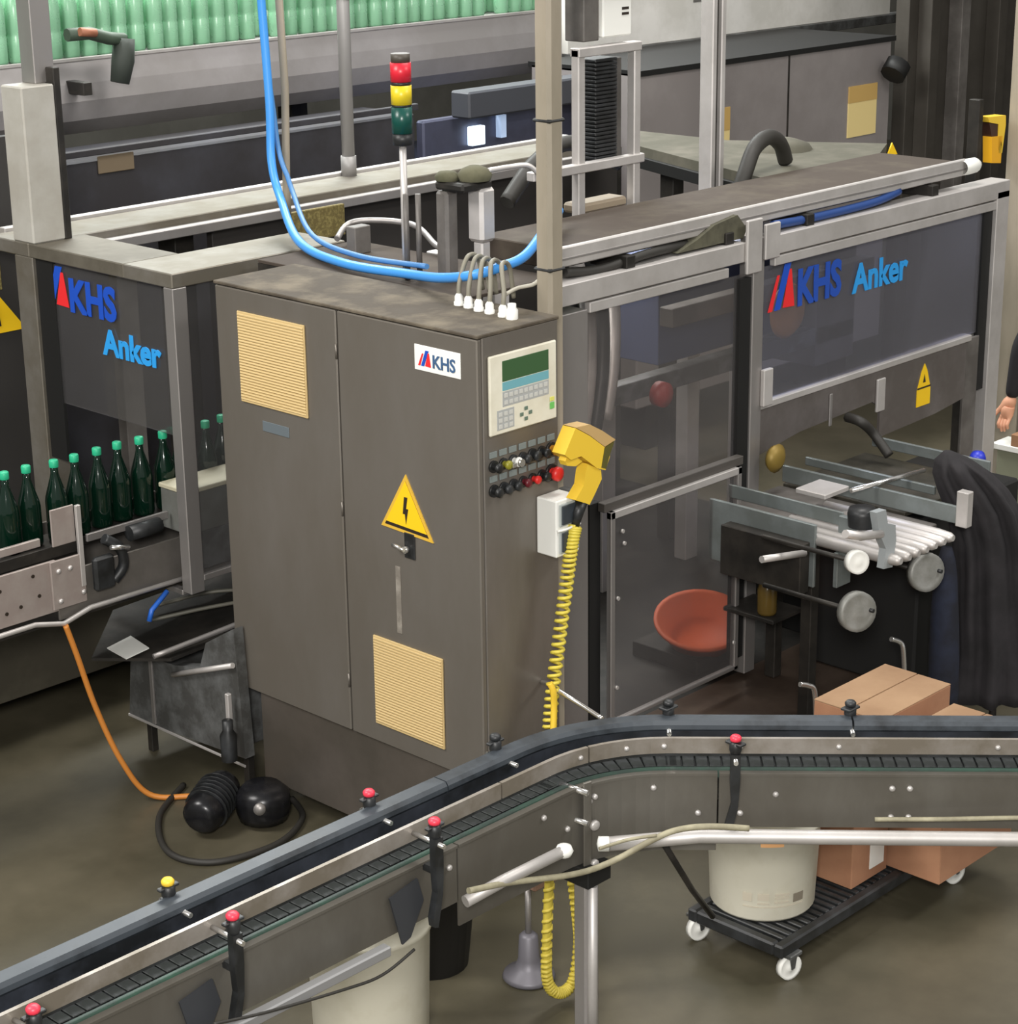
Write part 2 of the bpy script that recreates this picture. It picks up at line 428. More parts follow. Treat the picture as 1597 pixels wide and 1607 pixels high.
def outline(pts, y): return [P(u, v, 1, y) for u, v in pts]
sc = thing('hand_scanner', 'yellow pistol-shaped hand scanner hanging by the machine post', 'scanner', P(925, 790, 1, -.1))
ys = -.13
put('head', MB().prism(outline([(903, 672), (894, 694), (886, 714), (896, 722), (912, 716), (937, 735), (950, 738), (957, 716), (949, 702), (925, 684)], ys), (0, .055, 0)), yel, sc)
put('top_cover', MB().prism(outline([(903, 671), (925, 683), (949, 701), (966, 690), (945, 676), (925, 666)], ys), (0, .055, 0)), M('tan_cover', (190, 158, 104), .6), sc, label='dusty tan top cover')
put('scan_window', MB().prism(outline([(949, 703), (964, 693), (956, 716), (951, 736), (944, 734)], ys - .002), (0, .055, 0)), M('olive_window', (88, 84, 40), .3), sc)
put('grip', MB().prism(outline([(922, 728), (943, 738), (944, 752), (933, 776), (925, 792), (903, 785), (916, 762), (918, 744)], ys + .006), (0, .042, 0)), yel, sc)
put('trigger', MB().prism(outline([(893, 708), (887, 724), (890, 731), (903, 732), (914, 724), (905, 718)], ys + .01), (0, .03, 0)), yel, sc)
put('cable_boot', MB().tube([P(912, 788, 1, -.105), P(906, 806, 1, -.105), P(902, 826, 1, -.1)], .016, 10, rs=[.022, .02, .013]), blk, sc)
put('holder_bracket', MB().box((.368, -.1, 1.36), (.40, .0, 1.40), .003), galv, sc)

cps = bez([P(902, 826, 1, -.1), P(897, 850, 1, -.1), P(892, 890, 1, -.1), P(884, 950, 1, -.1), P(875, 1020, 1, -.1), P(866, 1090, 1, -.11), P(862, 1150, 1, -.12), P(866, 1190, 1, -.14)], 8)
def coil(path, r, turns, rt, mb, per=9):
    n = turns * per
    L = len(path) - 1; out = []
    for i in range(n + 1):
        f = i / n * L; k = min(int(f), L - 1); p = path[k].lerp(path[k + 1], f - k)
        t = (path[k + 1] - path[k]).normalized(); a = t.orthogonal().normalized(); b = t.cross(a)
        th = 2 * PI * i / per
        out.append(p + a * math.cos(th) * r + b * math.sin(th) * r)
    mb.tube(out, rt, 5)
mb = MB(); coil(cps, .019, 40, .0068, mb)
put('coiled_cable', mb, M('yellow_coil_cable', (214, 196, 74), .45), label='yellow coiled cable running down from the hand scanner', cat='cable')
put('yellow_strap', MB().tube(bez([P(862, 1072, 1, -.13), P(868, 1085, 1, -.14), P(869, 1110, 1, -.14), P(868, 1152, 1, -.15)], 5), .011, 8), yel, label='thick straight yellow cable hooked over the chrome rod', cat='cable')
hb = put('hook_rod', MB().tube(bez([P(850, 1070, 1, -.002), P(858, 1072, 1, -.05), P(866, 1078, 1, -.1), P(905, 1102, 1, -.2), P(945, 1128, 1, -.32)], 5), .008, 8), chrome, cb, label='thin chrome rod')
lp = bez([(-.31, -.60, .66), (-.335, -.60, .45), (-.35, -.60, .22), (-.345, -.60, .10), (-.30, -.605, .045), (-.245, -.61, .06), (-.215, -.61, .18), (-.225, -.61, .30), (-.25, -.61, .47), (-.26, -.6, .66)], 7)
mb = MB(); coil(lp, .014, 64, .0065, mb, 6)
mb.tube(lp, .014, 8)
put('hanging_cable_loop', mb, M('yellow_loop_cable', (186, 168, 62), .55), label='yellow cable loop hanging below the bend of the front conveyor', cat='cable')

# ================================================================== BEACON and things above the cabinet
bx, by = .5, .84
bc = thing('signal_beacon', 'stack light with red, yellow and green lenses on a steel pole', 'signal light', (bx, by, 1.94))
put('pole', MB().cyl((bx, by, 1.94), (bx, by, 2.45), .0125, 12), steel_l, bc)
zb = 2.44
def seg(name, z0, z1, m, r=.036, **k): put(name, MB().cyl((bx, by, z0), (bx, by, z1), r, 20), m, bc, **k)
seg('base_socket', 2.435, 2.475, blk, .034); seg('green_lens', 2.475, 2.565, grnl); seg('ring', 2.565, 2.573, blk, .034)
seg('yellow_lens', 2.573, 2.638, yell); seg('ring', 2.638, 2.65, blk, .034); seg('red_lens', 2.65, 2.715, redl); seg('cap', 2.715, 2.745, M('grey_cap', (72, 66, 58), .5), .033)

put('support_pole', MB().box((.418, .075, 0), (.488, .145, 3.4), .012), beige, label='thick beige square pole rising behind the operator panel corner', cat='pole', group=None)
pl = bpy.data.objects['support_pole']
for z in (2.58, 2.10):
    put('cable_tie', MB().box((.414, .071, z), (.492, .149, z + .012), .008), blk, pl)

hz = bez([(.86, 2.02, 3.3), (.88, 2.02, 2.84), (.88, 2.0, 2.45), (.86, 1.98, 2.22), (.80, 1.86, 2.09), (.58, 1.5, 2.0), (.44, 1.1, 1.995), P(640, 430, 2, 2.01), P(690, 436, 2, 2.04), P(740, 432, 2, 2.08), P(785, 419, 2, 2.10), P(825, 400, 2, 2.11), (.98, .60, 2.12), (1.2, .75, 2.12)], 8)
put('blue_hose', MB().tube(hz, .017, 10), blue, label='bright blue hose sweeping down and across behind the stack light', cat='hose')
def off_(i):
    t = max(0., min(1., (i - 14) / 14))
    return Vector((.030, .029, .0)).lerp(Vector((.040, -.026, .026)), t)
hz2 = [p + off_(i) for i, p in enumerate(hz[:-47])]
put('blue_hose', MB().tube(hz2, .010, 8), M('dull_blue_hose', (72, 124, 176), .5), label='thinner dull blue hose running beside the bright blue hose', cat='hose')
put('conduit_pipe', MB().tube([(.99, 2.06, 3.3), (.98, 2.02, 2.5), (.93, 1.98, 2.1), (.93, 1.98, 1.97)], .016, 10), beige, label='thin yellowish conduit standing beside the blue hose', cat='pipe')

# ================================================================== PACKING MACHINE
pm = thing('packing_machine', 'large stainless bottle packing machine with glazed guard doors behind the cabinet', 'machine', (1.9, 1.6, 0))
ZB = 1.945
B('frame_post', (.83, .4, .1), (.965, .49, 1.84), steel, pm)
B('frame_post', (1.93, .4, .14), (2.0, .47, 1.95), steel, pm)
B('frame_post', (3.70, .4, .12), (3.80, .5, 1.90), steel_l, pm)
B('frame_post', (.83, 2.6, .1), (.93, 2.72, 1.9), darkst, pm)
B('frame_post', (3.6, 2.6, .1), (3.7, 2.72, 1.9), darkst, pm)
for x0, x1 in ((.83, 1.88), (2.07, 3.80)):
    B('top_beam', (x0, .4, 1.868), (x1, .5, ZB), steel_l, pm)
    B('trim_strip', (x0 + (.15 if x0 < 1 else 0), .402, 1.822), (x1 - .1, .43, 1.86), steel_l, pm)
B('clamp_plate', (1.87, .385, 1.82), (1.965, .40, 2.03), steel_l, pm, .004)
B('clamp_plate', (1.985, .385, 1.86), (2.08, .40, 2.0), steel_l, pm, .004)
B('gusset', (1.965, .4, 1.86), (1.985, .45, 1.95), steel, pm)
# top rail with dusty tray
B('top_rail', (.88, .45, 1.995), (3.52, .475, 2.065), steel_l, pm, .004, label='pale aluminium rail along the roof edge')
B('top_rail_lip', (.88, .445, 2.02), (3.5, .452, 2.028), steel, pm, .001)
B('dust_tray', (.88, .475, 1.985), (3.45, .86, 2.062), dusty2, pm, .004, label='brown dust-coated roof tray')
put('rail_end', MB().lathe([(.03, 0), (.036, .03), (.034, .1), (.02, .13), (0, .135)], (3.48, .455, 2.03), 12, axis=(1, 0, 0)), white, pm)
for x in (1.2, 1.78, 2.3, 3.2):
    B('tray_bracket', (x, .42, 1.94), (x + .05, .6, 1.99), darkst, pm)
put('drooping_cover', MB().prism([(1.5, .43, 1.955), (1.62, .43, 1.99), (1.72, .43, 2.03), (1.86, .43, 2.05), (1.92, .43, 1.99), (1.9, .43, 1.955)], (0, .12, 0)), M('dirty_fabric', (64, 62, 50), .9, 0, (84, 82, 66), .5, 12), pm)
put('blue_hose_piece', MB().tube(bez([(2.1, .44, 1.975), (2.4, .45, 1.965), (2.8, .45, 1.97), (3.0, .46, 1.99)], 5), .018, 8), M('navy_hose', (30, 62, 120), .5), pm)
put('roof_cable', MB().tube(bez([(.92, .47, 1.97), (1.1, .46, 1.955), (1.35, .45, 1.975), (1.6, .47, 1.97)], 5), .018, 8), dk_c, pm)
# tall pane on the first bay
gp = B('guard_pane', (.975, .425, 1.08), (1.90, .431, 1.815), pane_m, pm, 0, label='smoked see-through guard pane')
B('pane_frame', (.967, .415, .2), (.985, .44, 1.83), steel, pm)
B('pane_seal', (1.86, .41, .22), (1.93, .44, 1.80), blk_m, pm, 0)
B('pane_seal', (.985, .41, .2), (1.045, .44, 1.1), blk_m, pm, 0)
dr = B('access_door', (1.05, .365, .205), (1.835, .37, 1.055), pane_m, pm, 0, label='low hinged access door with smoked pane')
for a, c in (((1.05, .36, .205), (1.075, .385, 1.065)), ((1.81, .36, .205), (1.835, .385, 1.065)), ((1.05, .36, 1.035), (1.835, .385, 1.065)), ((1.05, .36, .205), (1.835, .385, .222))):
    B('door_frame', a, c, steel if a[2] < 1 else steel_l, dr, .003)
B('door_top_seal', (1.03, .375, 1.065), (1.86, .41, 1.10), M('dull_seal', (74, 70, 66), .5), dr, .002)
for x, z in ((1.11, .98), (1.12, .93), (1.085, .72), (1.08, .36), (1.8, .33)):
    put('bolt', MB().cyl((x, .36, z), (x, .352, z), .008, 8), steel_l, dr)
# window of second bay
gp2 = B('guard_window', (2.0, .425, 1.275), (3.62, .431, 1.822), pane_b, pm, 0, label='wide bluish guard window with the maker mark')
B('window_sill', (2.0, .405, 1.25), (3.56, .44, 1.278), steel_l, pm)
B('window_side_seal', (3.63, .42, 1.0), (3.70, .44, 1.83), blk_m, pm, 0)
B('window_hinge', (1.99, .38, 1.27), (2.05, .40, 1.42), steel_l, pm)
put('apron_panel', MB().prism([(2.0, .412, 1.25), (2.0, .412, 1.06), (2.28, .412, 1.10), (2.8, .412, 1.12), (2.86, .412, 1.085), (2.86, .412, .95), (3.3, .412, .965), (3.53, .412, .99), (3.53, .412, 1.25)], (0, .012, 0)), M('apron_steel', (128, 122, 120), .45, .55, (108, 102, 98), .5, 4), pm)
B('apron_rib', (2.82, .40, 1.07), (2.88, .412, 1.215), steel_l, pm)
B('apron_rib', (2.48, .405, 1.08), (2.5, .412, 1.22), steel, pm)
B('side_plate', (3.53, .415, .35), (3.64, .43, 1.26), midst, pm)
# warning label
def ywarn(par, x, z, s):
    o = put('warning_label', MB().prism([(x, .409, z), (x + .1 * s, .409, z), (x + .1 * s, .409, z + .07 * s), (x + .07 * s, .409, z + .15 * s), (x + .05 * s, .409, z + .18 * s), (x + .03 * s, .409, z + .15 * s), (x, .409, z + .07 * s)], (0, .003, 0)), yel_s, par, label='yellow warning label with triangle')
    put('label_print', MB().box((x, .4075, z + .075 * s), (x + .1 * s, .409, z + .082 * s)).prism([(x + .04 * s, .4078, z + .1 * s), (x + .06 * s, .4078, z + .1 * s), (x + .05 * s, .4078, z + .135 * s)], (0, .001, 0)), ink, o)
ywarn(pm, 3.14, 1.025, 1.05)
# lettering on the panes
def logo(par, axis, c, tm, k_u, k_h, a_u=None):
    pass
zt = 1.68
uX = XX
mk = [P(1208, 487, 1, .42), P(1243, 482, 1, .42), P(1225, 418, 1, .42)]
mark(gp2, .422, 2.055, 1.635, .18, .175, (1, 0, 0))
text('KHS', .20, (2.245, .42, 1.635), XX, ZZ, M('window_logo_blue', (30, 74, 168), .5), gp2, bold=.008, sx=.82)
text('Anker', .165, (2.635, .42, 1.62), XX, ZZ, cyan_k, gp2, bold=.005, sx=.95)
# machine base
B('base_tray', (.83, -.12, .07), (3.9, .46, .125), M('wet_base_steel', (112, 96, 84), .3, .6, (86, 72, 62), .5, 3), pm, .004)  # brown reflection on the deck is put into the steel colour
B('base_frame', (.83, .46, .06), (3.7, 2.7, .12), darkst, pm)
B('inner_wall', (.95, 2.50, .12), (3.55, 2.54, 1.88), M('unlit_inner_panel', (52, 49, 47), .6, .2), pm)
for x in (1.3, 1.62, 2.3, 2.9, 3.3):
    B('inner_post', (x, 1.5, .12), (x + .09, 1.57, 1.85), steel_l, pm)
B('inner_crossbar', (.95, 1.0, 1.2), (3.5, 1.07, 1.28), galv, pm)
B('inner_crossbar', (2.05, .9, 1.5), (3.5, .97, 1.58), midst, pm)
B('inner_housing', (2.2, 1.1, 1.28), (3.0, 1.5, 1.7), M('inner_blue_housing', (58, 66, 92), .5), pm)
B('inner_housing', (3.2, 1.0, 1.1), (3.5, 1.3, 1.75), midst, pm)
for k, (x, y) in enumerate(((1.28, .75), (1.40, .78), (1.5, .8), (1.68, .9))):
    put('inner_hose', MB().tube(bez([(x - .05, y, 1.2), (x + .02, y + .02, 1.45), (x + .1, y + .1, 1.7), (x + .12, y + .2, 1.9)], 5), .03, 8), (steel_l if k % 2 else blk), pm)
put('orange_cover', MB().lathe([(0, 0), (.10, 0), (.12, .01), (.10, .03), (0, .035)], (2.55, .7, 1.52), 20, axis=(0, -1, 0)), M('amber_cover', (190, 124, 50), .5), pm)
put('red_knob', MB().lathe([(0, 0), (.05, 0), (.05, .04), (0, .05)], (1.62, .62, 1.36), 14, axis=(0, -1, 0)), M('dim_red', (150, 44, 40), .5), pm)

B('inner_lamp_body', (1.8, 1.30, 1.80), (3.4, 1.36, 1.84), M('lamp_tray', (50, 50, 48), .6), pm)  # housing made up for the added interior light
put('inner_lamp_tube', MB().cyl((1.85, 1.33, 1.785), (3.35, 1.33, 1.785), .013, 10), M('lit_tube', (255, 250, 240), .5, emit=2.0), pm, label='dim fluorescent tube inside the machine')  # glowing tube added to go with the interior fill light
il = area('inner_lamp', (2.6, 1.33, 1.765), 1.5, 8, (1, .97, .92), sy=.05)  # added light that brightens the tub behind the smoked door

# ---- infeed end of the machine (frame around the bottles)
rail_m = M('dull_frame_steel', (132, 128, 120), .45, .5, (112, 106, 94), .5, 4)
B('infeed_rail', (.02, 1.56, 1.905), (.86, 1.85, 1.96), rail_m, pm, .004)
B('infeed_rail', (.02, 1.85, 1.905), (.28, 2.46, 1.96), M('browned_frame_steel', (108, 103, 92), .55, .3, (90, 85, 74), .5, 4), pm, .004)
B('infeed_rail', (.02, 2.46, 1.905), (3.5, 2.74, 1.96), rail_m, pm, .004)
B('rail_step', (.28, 2.40, 1.89), (3.4, 2.46, 1.93), steel, pm, .003)
B('rail_step', (.1, 2.74, 1.93), (3.45, 2.78, 1.975), steel_l, pm, .003)
B('infeed_post', (.02, 1.56, .73), (.085, 1.615, 1.905), steel, pm)
B('infeed_post', (.02, 2.44, .475), (.12, 2.56, 1.905), rail_m, pm)
B('infeed_bottom_rail', (.02, 1.615, .715), (.05, 2.1, .736), steel, pm)
B('infeed_bottom_rail', (.085, 1.56, .77), (.8, 1.59, .795), steel, pm)
B('pane_seal', (.035, 2.33, 1.1), (.05, 2.44, 1.90), blk_m, pm, 0)
B('inner_upright', (.45, 2.5, .7), (.55, 2.56, 1.9), midst, pm)
gi = B('infeed_pane', (.04, 1.615, 1.34), (.045, 2.44, 1.895), pane_c, pm, 0, label='clear infeed guard pane with the maker mark')
B('infeed_side_pane', (.085, 1.575, .79), (.84, 1.58, 1.9), pane_c, pm, 0)
mark(gi, .038, 2.425, 1.735, .155, .185, (0, -1, 0))
text('KHS', .175, (.036, 2.235, 1.728), -YY, ZZ, blue_k, gi, bold=.007, sx=.93)
text('Anker', .135, (.036, 2.03, 1.59), -YY, ZZ, cyan_k, gi, bold=.005, sx=1.03)
B('roof_plate', (.372, .45, 1.955), (.86, 1.50, 1.968), dusty2, pm, .002, label='dusty brown roof plate behind the cabinet')
B('roof_plate_side', (.372, .45, .9), (.385, 1.50, 1.955), darkst, pm, .0)
# column over the infeed corner
B('upper_column', (.02, 2.42, 1.96), (.17, 2.56, 2.56), M('pale_column_panel', (178, 176, 168), .5, .1, (160, 156, 146), .4, 3), pm, .006, label='pale grey square column')
B('upper_mast', (.12, 2.47, 2.56), (.21, 2.56, 3.3), steel, pm)
B('mast_angle', (.17, 2.42, 1.96), (.2, 2.5, 2.62), darkst, pm)
# control unit inside the infeed
cu = thing('terminal_box', 'grey metal box with a pale top, inside the infeed guard corner', 'box', (.25, 1.62, .8))
B('box_skirt', (.09, 1.60, .80), (.40, 1.655, .95), MATS['galvanised_steel'], cu)
B('box_body', (.055, 1.60, .95), (.40, 1.76, 1.11), M('box_grey', (120, 122, 118), .5, .3, (100, 100, 94), .5, 5), cu)
B('box_lid', (.050, 1.592, 1.11), (.41, 1.765, 1.128), M('cream_lid', (176, 170, 146), .6), cu)
put('cable_loop', MB().tube(bez([(.30, 1.598, 1.02), (.30, 1.588, .95), (.30, 1.598, .88)], 4), .014, 8), cablecream, cu)
B('mount_arm', (.2, 1.655, .82), (.3, 1.664, .92), darkst, cu, 0)
# far interior machinery between the rails: motor head, hoses
c_ = P(757, 436, 2, 1.97); mx, my = c_.x, c_.y
mt = thing('actuator_column', 'pale upright actuator column standing on the roof plate behind the cable glands', 'machine part', (mx, my, 1.968))
B('column', (mx - .02, my - .02, 1.968), (mx + .025, my + .025, 2.10), steel_l, mt, .006)
B('housing', (mx - .035, my - .035, 2.10), (mx + .04, my + .04, 2.29), steel_l, mt, .012)
B('dark_column', (mx - .115, my + .055, 1.968), (mx - .055, my + .115, 2.28), midst, mt, .01)
put('thin_rod', MB().cyl((mx - .16, my + .15, 1.968), (mx - .16, my + .15, 2.27), .010, 8), midst, mt)
put('thin_rod', MB().cyl((mx - .19, my + .18, 1.968), (mx - .19, my + .18, 2.27), .010, 8), midst, mt)
B('cross_arm', (mx - .12, my - .03, 2.285), (mx + .03, my + .11, 2.315), darkst, mt, .008)
put('mossy_cap', MB().lathe([(.055, 0), (.062, .02), (.045, .04), (.02, .05), (0, .052)], (mx - .02, my + .01, 2.315), 14), M('mossy_dust', (70, 70, 50), .9, 0, (90, 88, 68), .5, 12), mt)
put('mossy_cap', MB().lathe([(.04, 0), (.045, .015), (.03, .03), (0, .034)], (mx - .085, my + .08, 2.315), 12), MATS['mossy_dust'], mt)
put('dark_hose', MB().tube(bez([(1.7, 1.5, 2.0), (1.9, 1.52, 2.14), (2.1, 1.5, 2.2), (2.3, 1.4, 2.1)], 6), .035, 8), dk_c, label='thick dark hose arching over beside the drive head', cat='hose')
put('bent_pipe', MB().tube(bez([P(765, 268, 1, .9), P(800, 262, 1, .9), P(828, 260, 1, .88), P(846, 274, 1, .86)], 6), .010, 8), steel_l, label='thin bright bent pipe beside the thick dark hose', cat='pipe')
put('grey_pipe', MB().tube(bez([(.72, 1.45, 2.0), (.84, 1.48, 2.045), (.92, 1.25, 2.05), (.86, 1.05, 2.0), (.80, .90, 2.02)], 6), .012, 8), steel, label='thin grey hose crossing in front of the yellow mesh plate', cat='hose')
B('mesh_plate', (1.0, 2.05, 1.86), (1.3, 2.07, 1.99), perfy, pm, label='yellow perforated plate')
put('small_bracket', MB().box((.66, 1.28, 1.968), (.74, 1.33, 2.07), .003), midst, pm)

# ================================================================== LIFT FRAME over the machine
lf = thing('lift_frame', 'pale aluminium profile frame holding a dark cable chain', 'frame', (1.75, 1.0, 1.95))
for x in (1.585, 1.915):
    B('upright', (x - .02, .98, 2.0), (x + .02, 1.02, 2.66), steel_l, lf, .004)
B('crossbar', (1.565, .975, 2.63), (1.935, 1.025, 2.665), steel_l, lf)
B('crossbar', (1.3, .97, 2.19), (1.95, 1.01, 2.225), steel_l, lf)
for k in range(26):
    z = 2.20 + k * .0158
    put('chain_link', MB().box((1.72, 1.03, z), (1.85, 1.13, z + .0125), .003), blk, lf)
B('link_guide', (1.88, 1.06, 2.2), (1.91, 1.1, 2.6), midst, lf)
B('gear_box', (1.73, 1.0, 2.69), (1.90, 1.14, 2.86), white, lf, .006, label='white gear box')
B('gear_plate', (1.64, 1.02, 2.68), (1.73, 1.12, 2.85), midst, lf, .004)
put('gear_print', MB().box((1.84, .998, 2.79), (1.88, 1.0, 2.8)).box((1.84, .998, 2.77), (1.88, 1.0, 2.78)), ink, lf)
B('head_beam', (1.5, .98, 2.88), (2.0, 1.05, 2.93), white, lf)
B('back_post', (1.50, 1.05, 2.0), (1.55, 1.1, 3.2), steel_l, lf)
B('lower_bracket', (1.6, 1.0, 2.02), (1.88, 1.1, 2.06), M('tan_bracket', (150, 136, 116), .6), lf, .01)
sp = thing('profile_post', 'tall slotted aluminium post behind the lift frame', 'post', (2.66, 1.18, 1.9))
for dx in (-.045, .015): B('slot_half', (2.66 + dx, 1.16, 1.5), (2.69 + dx, 1.23, 3.3), steel_l, sp, .004)
B('slot_web', (2.64, 1.18, 1.5), (2.68, 1.22, 3.3), darkst, sp)
put('round_mast', MB().cyl((1.93, 2.72, 1.96), (1.93, 2.72, 3.3), .030, 14).cyl((1.93, 2.72, 1.96), (1.93, 2.72, 2.05), .036, 14).cyl((1.93, 2.72, 2.75), (1.93, 2.72, 2.79), .037, 14), M('mast_grey', (150, 148, 146), .5, .3), label='grey round mast standing on the far frame rail', cat='pole')

# ================================================================== OUTFEED TABLE (right of the first bay)
ot = thing('outfeed_table', 'steel outfeed table with guide plates and handwheels in front of the machine', 'conveyor table', (2.2, 0, 0))
bgs = M('bluegrey_guide', (140, 148, 148), .4, .5, (120, 126, 124), .5, 5)
B('guide_plate', (1.78, -.16, .945), (1.79, .385, 1.0), bgs, ot)
B('guide_end', (1.765, -.22, .88), (1.79, -.15, .99), bgs, ot)
B('guide_plate', (2.125, -.47, .93), (2.14, .38, 1.0), bgs, ot)
B('guide_end', (2.10, -.50, .93), (2.14, -.45, 1.07), steel_l, ot)
B('guide_plate', (2.28, -.24, .965), (2.295, .38, 1.0), bgs, ot)
B('guide_plate', (2.715, -.22, .955), (2.73, .35, 1.0), bgs, ot)
B('bed_plate', (1.79, -.36, .90), (2.12, .385, .915), midst, ot)
B('bed_plate', (2.14, -.2, .90), (2.72, .385, .92), M('oily_bed', (84, 80, 72), .45, .4, (60, 58, 50), .5, 8), ot)
for k in range(7):
    x = 1.69 + k * .058
    put('roller', MB().tube([(x, .1, .905), (x, -.42 + .0 * k, .905), (x, -.47, .905), (x, -.485, .905)], .024, 12, rs=[.024, .024, .02, .012]), steel_l, ot)
B('side_plate', (1.66, -.12, .72), (1.675, .385, .97), bgs, ot)
B('side_cover', (1.60, -.10, .70), (1.66, .28, .90), darkst, ot)
B('front_plate', (1.67, -.22, .74), (1.76, -.20, .88), bgs, ot)
put('cross_rod', MB().tube([P(1335, 770, 2, 1.01), P(1450, 738, 2, 1.03)], .010, 8), chrome, ot)
put('short_rod', MB().cyl(P(1195, 878, 1, -.11), P(1262, 868, 1, -.13), .014, 8), steel_l, ot)
put('slide_bar', MB().box((1.86, -.02, 1.0), (2.02, .12, 1.02), .003), steel_l, ot)
put('support_column', MB().prism([P(u, v, 1, -.44) for u, v in ((1375, 805), (1390, 800), (1393, 822), (1405, 824), (1406, 848), (1400, 890), (1386, 893), (1390, 862), (1380, 838))], (0, .03, 0)), M('pale_cast_bracket', (166, 172, 174), .45, .3), ot)
put('clamp_ring', MB().tube([P(1326, 838, 1, -.44), P(1352, 842, 1, -.44), P(1382, 838, 1, -.44)], .016, 8), steel_l, ot)
put('clamp_drum', MB().lathe([(.05, 0), (.055, .05), (.05, .07), (0, .075)], P(1352, 826, 1, -.36), 14), blk, ot)
def wheel(c, r, m, name='handwheel', spokes=True):
    h = put(name, MB().lathe([(0, 0), (r * .25, 0), (r * .3, -.012), (r * .8, -.012), (r, -.022), (r * 1.02, -.005), (r, .012), (r * .8, .006), (r * .3, .012), (0, .014)], c, 24, axis=(-.4, -1, .1)), m, ot, label='round grey handwheel' if spokes else 'white round knob')
    put('wheel_shaft', MB().cyl(c, c + Vector((0, .42, 0)), .010, 8), darkst, h)
    if spokes: put('wheel_grip', MB().cyl(c + Vector((r * .6, -.01, 0)), c + Vector((r * .6, -.04, 0)), .008, 8), blk, h)
hw = M('cast_handwheel', (150, 150, 146), .5, .3, (128, 128, 122), .5, 14)
wheel(P(1453, 898, 1, -.45), .074, hw); wheel(P(1345, 960, 1, -.45), .074, hw); wheel(P(1345, 882, 1, -.45), .043, white, 'round_knob', False)
B('drive_cover', (2.26, -.20, .127), (3.0, .30, .86), M('deep_black_cover', (20, 20, 19), .7), ot, .01)  # black block fills the black region under the table
for x, y in ((1.75, -.05), (2.0, .3)): B('table_leg', (x, y, .127), (x + .05, y + .05, .9), darkst, ot)
put('stub_tube', MB().cyl(P(1275, 925, 1, .1), P(1240, 915, 1, .2), .02, 8), steel, ot)
put('yellow_sprocket', MB().lathe([(0, 0), (.05, 0), (.06, .02), (.03, .04), (0, .04)], P(1212, 718, 1, .36), 14, axis=(0, -1, 0)), M('brass_sprocket', (134, 112, 50), .5, .3), ot)
put('black_hose', MB().tube(bez([P(1330, 655, 1, .38), P(1350, 662, 1, .3), P(1370, 680, 1, .28), P(1395, 715, 1, .2)], 6), .022, 8), dk_c, ot)
put('blue_knob', MB().lathe([(0, 0), (.03, .005), (.034, .03), (.02, .05), (0, .055)], P(1528, 717, 1, -.12), 14, axis=(-.3, -1, 0)), M('blue_knob_plastic', (36, 50, 176), .4), ot, label='blue knob')

ab = thing('oil_bottle', 'amber bottle with a whitish top under the outfeed table', 'bottle', P(1203, 962, 1, .22))
c0 = P(1203, 962, 1, .22)
put('bottle_body', MB().lathe([(0, 0), (.038, 0), (.04, .01), (.04, .10), (.03, .13), (.015, .145), (.015, .15)], c0, 14), M('amber_glass', (92, 74, 34), .2), ab)
put('cap', MB().lathe([(.016, .15), (.018, .152), (.016, .2), (0, .205)], c0, 12), white, ab)
B('bottle_shelf', (1.78, .15, c0.z - .02), (1.98, .40, c0.z - .002), darkst, pm)
B('dark_gearbox', (2.5, .5, .12), (2.9, .9, .6), blk_m, pm)
tc_ = P(1100, 975, 1, .66)
tb = thing('orange_tub', 'orange round plastic tub leaning inside the machine behind the smoked door', 'tub', tc_)
put('tub_body', MB().lathe([(0, -.10), (.13, -.10), (.185, -.01), (.20, 0), (.20, .012), (.18, .008), (.12, -.075), (0, -.08)], tc_, 30, axis=(-.24, -.24, 1)), orange, tb)
B('tub_support', (tc_.x - .15, tc_.y - .1, .121), (tc_.x + .2, tc_.y + .25, tc_.z - .11), darkst, pm)

# work coat hanging on a stand at the table end
def cloth():
    mb = MB(); b = mb.b; N = 60
    r_ = Vector((.69, -.72, 0)).normalized(); n_ = Vector((.72, .69, 0)).normalized(); Q = Vector((2.42, -.50, 0))
    def hit(u, v):
        d = CR * ((u - 798.5) / FP) + CD * ((v - 803.5) / FP) + CF
        return CO + d * ((Q - CO).dot(n_) / d.dot(n_))
    prof = [(708, 1480, 1494), (722, 1467, 1525), (742, 1465, 1553), (768, 1474, 1578), (800, 1488, 1598), (850, 1499, 1610), (900, 1500, 1614), (960, 1498, 1618), (1020, 1500, 1622), (1080, 1492, 1628), (1150, 1490, 1632), (1250, 1490, 1636)]
    lv = []
    for (v0, a0, b0), (v1, a1, b1) in zip(prof, prof[1:]):
        for k in range(4):
            t = k / 4; lv.append((v0 + (v1 - v0) * t, a0 + (a1 - a0) * t, b0 + (b1 - b0) * t))
    lv.append(prof[-1])
    rows = []
    for i, (v, a, c) in enumerate(lv):
        L = hit(a, v); R = hit(c, v); t = i / (len(lv) - 1)
        if min(L.z, R.z) < .1: break
        ce = (L + R) / 2; hw = (R - L).length / 2; dp = min(hw, .085)
        row = []
        for k in range(N):
            g = 2 * PI * k / N
            f = 1 + min(1, t * 3) * (.26 * math.sin(g * 8 + 1.5 * math.sin(t * 4)) + .16 * math.sin(g * 13 + 2 + 2 * t))
            row.append(b.verts.new(ce + r_ * math.cos(g) * hw * (1 + (f - 1) * .25) - n_ * math.sin(g) * dp * f))
        rows.append(row)
    for r0, r1 in zip(rows, rows[1:]):
        for k in range(N):
            f = b.faces.new((r0[k], r0[(k + 1) % N], r1[(k + 1) % N], r1[k])); f.smooth = True
    b.faces.new(rows[0]); b.faces.new(rows[-1][::-1])
    return mb
ct = thing('work_coat', 'black work coat draped in folds over a stand beside the handwheels', 'coat', (2.36, -.46, 0))
